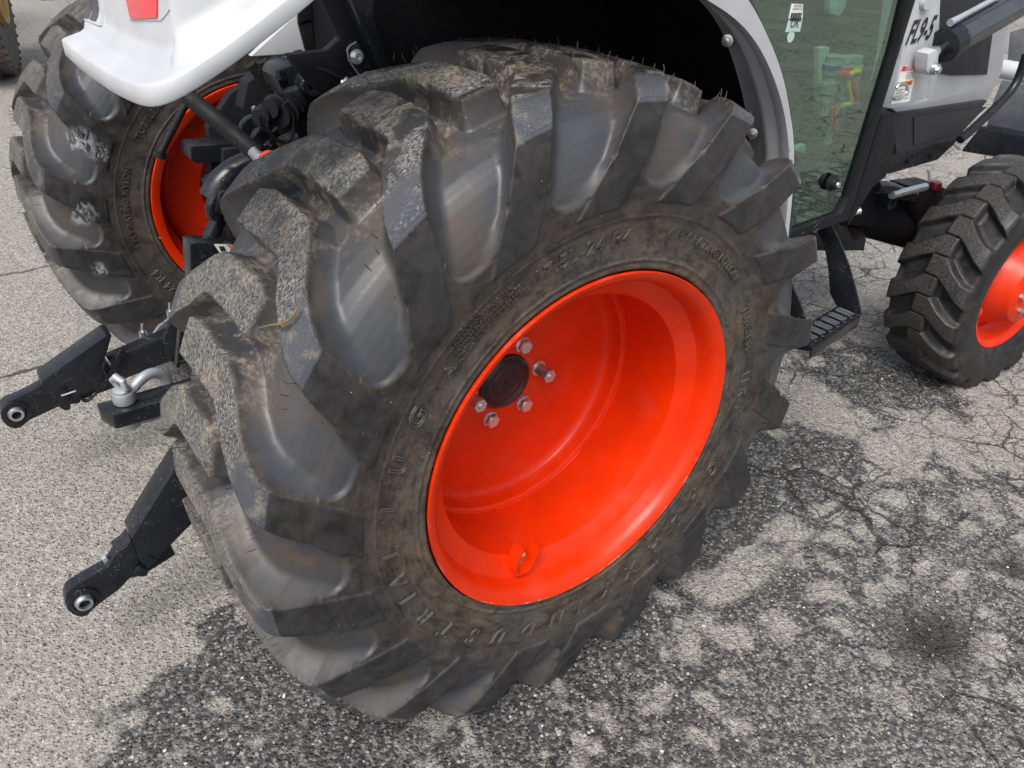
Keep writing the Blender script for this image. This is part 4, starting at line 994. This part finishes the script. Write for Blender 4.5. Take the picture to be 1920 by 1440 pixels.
# ------------------------------------------------------------------ three-point hitch
YN, YF = .58, 1.24
def arm(pts, y, th_, name, mat='black_paint', parent=tractor, bev=.003, label=None):
    return MB().prism([at(a, b, y=y) for a, b in pts], (0, th_, 0), bev).build(name, M[mat], parent, label=label)
def eye(px, py, y, r1, r2, parent, th_=.045):
    c = np.array(at(px, py, y=y))
    MB().lathe([(r2, -.004), (r1, -.002), (r1, th_), (r2, th_)], c, (0, 1, 0), 40, close=True).build('ball_housing', M['black_paint'], parent, angle=30)
    MB().lathe([(.011, -.012), (r2*.72, -.012), (r2*.98, .004), (r2*.98, th_), (.011, th_+.01)], c, (0, 1, 0), 32, close=True).build('ball', M['zinc'], parent, angle=30)
    MB().lathe([(.0, .02), (.0112, .02), (.0112, -.004), (0, -.004)], c, (0, 1, 0), 20).build('ball_bore', M['black_deep'], parent)
def disc_pts(cx, cy, r, a0, a1, n=10): return [(cx+r*math.cos(math.radians(q)), cy+r*math.sin(math.radians(q))) for q in np.linspace(a0, a1, n)]
# near link
ln = arm([(202, 1063), (217, 1040), (255, 1010), (300, 985), (330, 1040), (267, 1080), (243, 1085), (227, 1103), (180, 1138)] + disc_pts(152, 1127, 30, 65, 235), YN, .030, 'lower_link', label='near lower hitch link, lowest black arm with a ball end')
arm([(247, 1010), (262, 985), (333, 872), (420, 760), (460, 880), (357, 985), (278, 1067), (262, 1052)], YN-.012, .062, 'link_sleeve', parent=ln)
arm([(217, 1040), (236, 1026), (246, 1012), (262, 1050), (250, 1074), (234, 1060)], YN-.006, .045, 'link_collar', parent=ln)
arm([(252, 1074), (262, 1064), (278, 1068), (277, 1080), (262, 1083)], YN-.014, .02, 'link_catch', parent=ln)
eye(157, 1127, YN-.004, .030, .021, ln, .040)
for q in ((276, 1045), (349, 966)):
    MB().lathe([(0, -.0165), (.011, -.0165), (.011, -.010), (0, -.010)], at(*q, y=YN), (0, 1, 0), 24).build('sleeve_pin', M['black_paint'], ln, angle=30)
arm([(191, 1050), (199, 1044), (206, 1052), (198, 1060)], YN+.012, .012, 'grease_nipple', 'galv', ln)
arm([(329, 868), (336, 860), (345, 866), (338, 873)], YN+.02, .006, 'decal', 'ink', ln, bev=0)
# far link
lf = arm([(58, 787), (112, 762), (150, 756), (170, 700), (78, 722), (60, 733)] + disc_pts(29, 777, 27, 235, 70, 10), YF, .035, 'lower_link', label='far lower hitch link with a cranked sleeve')
arm([(104, 697), (200, 629), (210, 629), (196, 677), (229, 716), (229, 722), (133, 758), (112, 760), (78, 724), (78, 716)], YF-.012, .070, 'link_sleeve', parent=lf)
arm([(203, 676), (331, 622), (420, 560), (430, 600), (342, 683), (321, 677), (228, 713)], YF-.004, .045, 'link_bar', parent=lf)
arm([(306, 640), (324, 592), (350, 560), (352, 680), (341, 683), (312, 677)], YF-.02, .012, 'check_plate', parent=lf)
for q in ((327, 665), (338, 634)): MB().lathe([(0, -.0225), (.013, -.0225), (.013, -.02), (0, -.02)], at(*q, y=YF), (0, 1, 0), 20).build('plate_hole', M['black_deep'], lf)
MB().box(np.array(at(212, 690, y=YF-.014)), (.012, .012, .11), Matrix.Rotation(math.radians(38), 3, 'Y'), .002).build('sleeve_stop', M['black_paint'], lf)
eye(30, 775, YF-.004, .033, .023, lf, .045)
arm([(108, 762), (116, 740), (128, 738), (133, 745), (133, 768), (122, 771)], YF-.035, .03, 'spring_latch', parent=lf)
pxtube([(115, 742), (128, 738), (142, 733)], YF-.045, .0022, 'cotter_pin', M['zinc'], lf, 8)
pxtube([(155, 749), (160, 752), (168, 749), (176, 740), (181, 738)], YF-.02, .005, 'latch_hook', M['black_paint'], lf, 8)
pxtube([(196, 678), (193, 690), (200, 702), (202, 712), (197, 710)], YF-.02, .004, 'spring_clip', M['black_paint'], lf, 8)
arm([(60, 729), (66, 722), (78, 720), (78, 727), (64, 732)], YF+.02, .01, 'grease_nipple', 'zinc', lf)
# stabiliser hardware (zinc)
MB().tube([at(287, 632, y=1.36), at(345, 585, y=1.40)], .010, 12).build('stabiliser_rod', M['zinc'], tractor)
MB().prism([at(*q, y=1.30) for q in ((284, 632), (298, 612), (350, 572), (354, 590), (322, 616), (300, 634))], (0, .012, 0), .003).build('stabiliser_clevis', M['zinc'], tractor)
for q in ((270, 634), (321, 595)):
    MB().tube([at(*q, y=1.30), np.array(at(*q, y=1.30))+np.array([0, 0, .022])], .010, 14).tube([np.array(at(*q, y=1.30))+np.array([0, 0, .020]), np.array(at(*q, y=1.30))+np.array([.004, 0, .044])], .004, 8).build('linch_pin', M['zinc'], tractor)
# drawbar
dy0, dy1, dzt, dzb = .875, .945, .397, .360
xe = float(at(186, 775, y=dy1)[0])
db = MB().prism([(xe, dy1, dzt), (xe, dy1-.02, dzt), (xe+.018, dy0, dzt), (-.05, dy0, dzt), (-.05, dy1, dzt)], (0, 0, dzb-dzt), .003)
db.build('drawbar', M['black_paint'], tractor, label='black square drawbar between the lower links')
# galvanised bow shackle hanging through the drawbar
SP = np.array([xe+.055, (dy0+dy1)/2+.006, 0])
shk = empty('shackle', (SP[0], SP[1], dzt), 'galvanised bow shackle pinned through the end of the black drawbar', 'shackle')
MB().lathe([(0, dzb-.03), (.018, dzb-.03), (.020, dzb-.012), (.012, dzb-.010), (.012, dzt+.002)], SP, (0, 0, 1), 24).lathe([(.012, dzt+.028), (.020, dzt+.028), (.020, dzt+.036), (.013, dzt+.040), (0, dzt+.040)], SP, (0, 0, 1), 24).build('pin', M['galv'], shk, angle=30)
MB().tube([SP+np.array([-.004, .012, dzt+.036]), SP+np.array([-.012, .014, dzt+.058]), SP+np.array([-.006, .004, dzt+.068]), SP+np.array([.004, -.010, dzt+.060]), SP+np.array([.006, -.012, dzt+.038])], [.007, .008, .009, .008, .008], 12).build('pin_eye', M['galv'], shk)
bd = np.array([.93, .36, 0.]); zm = (dzt+dzb)/2
bow = smooth_poly([SP+bd*a_+np.array([0, 0, z_]) for a_, z_ in ((.0, dzt+.014), (.028, dzt+.026), (.058, dzt+.043), (.088, dzt+.040), (.110, dzt+.014), (.116, zm), (.104, dzb-.026), (.06, dzb-.036), (.03, dzb-.024), (0, dzb-.014))], 41)
MB().tube([tuple(p) for p in bow], [.0125]*41, 16).lathe([(.010, dzt+.003), (.024, dzt+.003), (.026, dzt+.014), (.023, dzt+.028), (.010, dzt+.028)], SP, (0, 0, 1), 28, close=True).lathe([(.010, dzb-.003), (.024, dzb-.003), (.026, dzb-.014), (.022, dzb-.026), (.010, dzb-.026)], SP, (0, 0, 1), 28, close=True).build('bow', M['galv'], shk, angle=40)

# ------------------------------------------------------------------ hitch hardware between the wheels
hz = 'black_paint'
MB().tube([at(352, 180, y=.80), at(486, 292, y=.66)], .0165, 18).build('top_link_tube', M['hose'], tractor)
tl = [np.array(at(474, 283, y=.665)), np.array(at(500, 312, y=.63))]
MB().tube([tl[0]+(tl[1]-tl[0])*k/14 for k in range(15)], [.0125 if k % 2 else .0105 for k in range(15)], 16).build('threaded_end', M['galv'], tractor)
c = np.array(at(506, 303, y=.62)); mb = MB()
pr = [(.0205*math.sin(q), .0205*math.cos(q)) for q in np.linspace(0, PI, 13)]; pr[0] = (0, .0205); pr[-1] = (0, -.0205)
mb.lathe(pr, c, (0, 0, 1), 24).build('orange_knob', M['red_plastic'], tractor, angle=60)
MB().tube([at(350, 190, y=1.02), at(300, 287, y=1.0)], .0085, 12).lathe([(0, -.006), (.013, -.006), (.013, .008), (0, .008)], at(300, 289, y=1.0), (-.35, 0, -1), 16).build('release_rod', M['hose'], tractor)
arm([(357, 275), (438, 268), (440, 305), (370, 308), (358, 300)], 1.06, .07, 'hitch_receiver', bev=.005)
arm([(419, 280), (470, 275), (500, 320), (440, 352), (425, 345), (418, 300)], 1.0, .02, 'hitch_plate')
arm([(395, 305), (411, 303), (420, 350), (402, 352)], 1.10, .03, 'hitch_pin_plate', 'black_deep')
MB().tube([at(403, 350, y=1.0), at(403, 333, y=1.0)], .014, 14).build('hitch_pin', M['zinc'], tractor)
arm([(388, 345), (405, 335), (420, 342), (412, 375), (398, 372)], 1.02, .05, 'pin_boss')
# lift arm, clevis and lift rod
pxtube([(400, 372), (412, 345), (440, 322), (490, 300), (560, 270)], .84, .030, 'lift_arm', M['black_paint'], n=18)
pxtube([(404, 368), (395, 385), (397, 402), (410, 405)], .82, .012, 'lift_clevis', M['black_paint'], n=12)
arm([(412, 362), (440, 355), (447, 380), (432, 408), (404, 402), (408, 380)], .80, .05, 'lift_clevis_block', bev=.006)
MB().tube([at(414, 400, y=.84), at(385, 470, y=.84), at(370, 540, y=.84)], .017, 16).build('lift_rod', M['black_paint'], tractor)
MB().tube([at(440, 385, y=.78), at(452, 378, y=.78)], .010, 12).build('clevis_nut', M['zinc'], tractor)
# shield plate with decal
sh = arm([(356, 458), (372, 455), (470, 462), (420, 540), (370, 580), (358, 520)], .70, .05, 'shield_plate', bev=.004)
MB().prism([at(a, b, y=.697) for a, b in ((401, 458), (428, 458), (441, 490), (424, 492))], (0, .001, 0)).build('safety_decal', M['sticker'], sh, smooth=False)
MB().prism([at(a, b, y=.697) for a, b in ((428, 458), (445, 460), (445, 474), (434, 474))], (0, .001, 0)).build('safety_decal', M['inkorange'], sh, smooth=False)
MB().prism([at(a, b, y=.696) for a, b in ((410, 462), (420, 462), (424, 470), (415, 472))], (0, .001, 0)).build('decal_print', M['ink'], sh, smooth=False)
arm([(356, 500), (372, 540), (350, 640), (338, 690), (330, 690), (345, 560)], .72, .02, 'check_bar')
# black frame plates behind everything
arm([(390, 240), (432, 176), (470, 150), (620, 90), (800, 60), (900, 200), (700, 330), (520, 330), (430, 330), (400, 300)], 1.12, .03, 'frame_plate', 'black_matte')
arm([(455, 205), (465, 155), (530, 110), (610, 100), (640, 220), (560, 330), (500, 280)], .98, .05, 'valve_mount', 'black_matte')
arm([(430, 175), (425, 190), (398, 245), (420, 330), (520, 420), (560, 240)], 1.28, .02, 'hitch_frame', 'black_paint')
arm([(700, -80), (1320, -80), (1420, 150), (1430, 330), (1000, 260), (760, 180), (700, 130)], .56, .02, 'inner_well_panel', 'black_deep')
arm([(625, -80), (660, -80), (742, 150), (722, 150)], .50, .03, 'well_post', 'black_paint')
arm([(600, -80), (603, 0), (637, 72), (625, 84), (612, 95), (540, 103), (560, 135), (640, 215), (722, 150), (640, -80)], .56, .02, 'post_gusset', 'black_matte')
MB().tube([at(596, 128, y=.545), at(650, 150, y=.545), at(672, 160, y=.545)], .004, 8).build('gusset_rib', M['black_paint'], tractor)
mbk = arm([(650, 92), (655, 85), (668, 78), (676, 84), (704, 140), (705, 152), (696, 160), (685, 158), (653, 112)], .52, .006, 'mount_bracket')
MB().tube([at(a, b, y=.518) for a, b in ((668, 79), (657, 85), (651, 93), (654, 112), (670, 136), (685, 157))], .0016, 8).build('bracket_edge', M['bgrey'], mbk)
pn = arm([(470, 106), (585, 0), (610, -60), (650, -60), (625, 55), (638, 66), (622, 95), (600, 98)], 1.0, .02, 'rear_panel', 'white', label='white inner fender panel behind the strap')
arm([(559, 42), (585, 37), (592, 95), (574, 97)], .985, .008, 'strap', 'hose')
arm([(560, -40), (580, -40), (586, 20), (583, 38), (560, 44)], .98, .01, 'strap', 'hose')
def hexbolt(px, py, y, r=.011, axis=(0, 1, 0), washer=True, mat='zinc', shank=0.):
    c = np.array(at(px, py, y=y)); mb = MB()
    if washer: mb.lathe([(0, -.002), (r*1.45, -.002), (r*1.45, 0), (0, 0)], c, axis, 24)
    mb.lathe([(r*.45, -.011), (r, -.011), (r, -.002), (r*.45, -.002)], c, axis, 6, close=True)
    mb.lathe([(0, -.008-shank), (r*.5, -.008-shank), (r*.5, -.002), (0, -.002)], c, axis, 14)
    return mb.build('hex_bolt', M[mat], tractor, angle=30)
hexbolt(668, 106, .516, .0085); hexbolt(689, 147, .516, .0085); hexbolt(612, 63, .985, .013)
A = Vector(at(640, 157, y=.52)); B = Vector(at(676, 167, y=.50)); dd = B-A
MB().tube([A, A+dd*.15, A+dd*.151, A+dd*.3, A+dd*.301, B], [.008, .008, .014, .014, .0085, .0085], 12).build('adjuster_bolt', M['zinc'], tractor, angle=30)
# hydraulic valve block with capped couplers
vb = MB().prism([at(*q, y=.72) for q in ((517, 145), (525, 128), (560, 118), (588, 120), (600, 140), (605, 170), (560, 182), (530, 178))], (0, .08, 0), .008).build('valve_block', M['black_paint'], tractor, label='black hydraulic valve block with capped couplers')
def vt(pts, y, r, name='valve_body', mat='black_paint', n=20): return MB().tube([at(a, b, y=y) for a, b in pts], r, n).build(name, M[mat], vb, angle=30)
vt([(528, 190), (600, 170)], .74, .035); vt([(600, 175), (650, 185)], .72, .028); vt([(560, 160), (640, 150)], .76, .03)
for (a, b, a2, b2, r) in ((505, 205, 540, 195, .022), (522, 218, 555, 200, .028), (488, 222, 512, 210, .020)):
    A = Vector(at(a, b, y=.68)); B = Vector(at(a2, b2, y=.73)); dv = B-A
    MB().tube([A, A+dv*.25, A+dv*.26, A+dv*.5, A+dv*.51, B], [r*.8, r, r*1.12, r*1.12, r*.9, r*.9], 22).build('coupler_cap', M['black_matte'], vb, angle=30)
for (a, b) in ((560, 108), (584, 118), (526, 140)): 
    c = np.array(at(a, b+4, y=.72)); MB().lathe([(0, 0), (.009, 0), (.009, .012), (0, .012)], c, (0, 0, 1), 6).lathe([(0, -.004), (.012, -.004), (.012, 0), (0, 0)], c, (0, 0, 1), 18).build('cap_screw', M['black_paint'], vb, angle=30)
c = np.array(at(583, 158, y=.70)); MB().lathe([(.010, -.01), (.020, -.01), (.024, 0), (.024, .03), (.010, .03)], c, (0, 1, 0), 24, close=True).build('port', M['black_paint'], vb, angle=30)
for (a, b, y_) in ((480, 247, .74), (502, 268, .70)):
    c = np.array(at(a, b, y=y_)); MB().lathe([(.009, 0), (.028, 0), (.030, .004), (.030, .014), (.009, .014)], c, (0, 1, 0), 30, close=True).build('lift_lug', M['black_paint'], tractor, angle=30)
pxtube([(500, 235), (512, 260), (530, 268), (548, 262), (552, 235), (545, 205), (535, 192)], .67, .004, 'cap_tether', M['black_matte'], vb, 8)
pxtube([(486, 215), (490, 240), (508, 250), (520, 240)], .67, .0035, 'cap_tether', M['black_matte'], vb, 8)
for (a, b) in ((531, 278), (527, 265)): hexbolt(a, b, .69, .007, mat='rust_pin')
for k in range(5):
    pxtube([(470+k*22, 120-k*6), (500+k*20, 160+k*3), (560+k*10, 200+k*6), (640, 215+k*6)], .90+.02*k, .011, 'hydraulic_hose', M['hose'], n=12)
arm([(476, 205), (482, 200), (494, 240), (488, 245)], .86, .02, 'hose_clamp', 'bgrey')

# ------------------------------------------------------------------ things lying about
tw = empty('twig', tuple(at(520, 608, y=.06)), 'dry brown stalk stuck on the tread of the near rear tyre', 'twig')
def on_tread(px, py, R=.626):
    d = CF+(px-960)/FPX*CR-(py-720)/FPX*CU; o_ = CP-np.array([0, 0, .6])
    a = d[0]**2+d[2]**2; b = 2*(o_[0]*d[0]+o_[2]*d[2]); c_ = o_[0]**2+o_[2]**2-R*R; t_ = (-b-math.sqrt(max(b*b-4*a*c_, 0)))/2/a
    return CP+t_*d
tp = [on_tread(a, b) for a, b in ((488, 614), (505, 610), (525, 608), (540, 602), (552, 588), (558, 577))]
MB().tube([tuple(p) for p in tp], [.001, .0014, .0020, .0022, .0022, .0016], 6).build('stalk', M['straw'], tw)
MB().tube([tuple(p) for p in [tp[2], on_tread(532, 611), on_tread(541, 606)]], [.0012, .0012, .0008], 6).build('side_shoot', M['straw'], tw)

# loose grit on the ground
def grit():
    V = []; F = []
    ico = bmesh.new(); bmesh.ops.create_icosphere(ico, subdivisions=1, radius=1); iv = np.array([v.co[:] for v in ico.verts]); ico.verts.index_update(); jf = np.array([[v.index for v in f.verts] for f in ico.faces]); ico.free()
    n = 0; VV = []; FF = []; CC = []
    xx = rng.uniform(-1.0, 2.4, 60000); yy = rng.uniform(-.95, 2.6, 60000)
    dmp = idw(xx, yy, DAMP)
    keep = rng.random(60000) < np.clip(.05+.30*dmp, 0, 1)*np.where(yy > 1.2, .25, 1)
    for x, y in zip(xx[keep], yy[keep]):
        s = .0016*math.exp(rng.normal(.25, .45)); s = min(s, .0065)
        q = iv*(s*np.array([1, rng.uniform(.6, 1), rng.uniform(.45, .8)]))*(1+rng.uniform(-.22, .22, (len(iv), 1)))
        a = rng.uniform(0, 6.28); c_, s_ = math.cos(a), math.sin(a); q = np.stack([q[:, 0]*c_-q[:, 1]*s_, q[:, 0]*s_+q[:, 1]*c_, q[:, 2]], 1)
        VV.append(q+[x, y, s*.25+.001]); FF.append(jf+n); CC.append(np.full(len(iv), rng.random())); n += len(iv)
    me = npmesh('loose_grit', np.concatenate(VV), np.concatenate(FF), dict(tone=np.concatenate(CC)), smooth=False)
    m, t, p = newmat('grit_stones'); nn = NB(t); tn = nn.attr('tone')
    c = nn.mix(nn.ramp(tn, 0, .75), (.05, .05, .052), (.24, .235, .225)); c = nn.mix(nn.ramp(tn, .86, .97), c, (.55, .53, .48)); c = nn.mix(nn.math('GREATER_THAN', tn, .996), c, (.26, .17, .13))
    t.links.new(c, p.inputs['Base Color']); p.inputs['Roughness'].default_value = .7
    me.materials.append(m); return link('loose_grit', me, m, kind='stuff')
o = grit(); o['label'] = 'small loose stones scattered over the damp asphalt'
# a machine behind, far top left: one big worn tyre on a yellow rim
bgm = empty('parked_machine', (-.55, 7.2, 0), 'parked machine with a big worn tyre and yellow rim, far behind on the left', 'machine')
bw = MB()
Rb = .80; cx, cy, cz = -.23, 6.72, .79; N = 40; hw = .22
axd = Vector((.98, -.20, 0)).normalized(); tv = Vector((.36, .93, 0))
prf = [(-hw*.8, .42), (-hw, .62), (-hw*.95, .745), (-hw*.7, .775), (0, .79), (hw*.7, .775), (hw*.95, .745), (hw, .62), (hw*.8, .42)]
bw.lathe([(r, h) for h, r in prf], (cx, cy, cz), tuple(axd), 72)
tyb = bw.build('tyre', simple('old_tyre', (.07, .065, .058), .8, dust=.8, bump=.6, bscale=18, dustcol=(.17, .14, .11)), bgm)
blk = MB()
for k in range(54):
    for j, h in enumerate((-.165, -.055, .055, .165)):
        a = 2*PI*(k+.5*(j % 2))/54; rad = Vector(axd.cross(Vector((0, 0, 1))).normalized()*math.cos(a)+Vector((0, 0, 1))*math.sin(a))
        tgt = axd.cross(rad); R3 = Matrix((axd, tgt, rad)).transposed()
        blk.box(Vector((cx, cy, cz))+axd*h+rad*(.789 if abs(h) < .1 else .770), (.085, .062, .022), R3 @ Matrix.Rotation(.5 if j % 2 else -.5, 3, 'Z'), 0)
blk.V = [(v[0], v[1], max(v[2], .001)) for v in blk.V]
blk.build('tread_blocks', tyb.data.materials[0], bgm, kind='stuff')
MB().lathe([(.44, .19), (.43, .225), (.40, .22), (.38, .10), (.10, .08), (0, .08)], (cx, cy, cz), tuple(axd), 60).build('rim', M['yellow'], bgm)
MB().box((-1.0, 8.3, 1.2), (1.0, 1.8, .9), Matrix.Rotation(-.35, 3, 'Z'), .05).build('chassis', M['yellow'], bgm)
MB().box((.35, 7.15, .9), (.10, .08, .9), None, .01).box((-.05, 7.3, .8), (.9, .08, .08), None, .01).build('frame_rail', M['black_paint'], bgm)
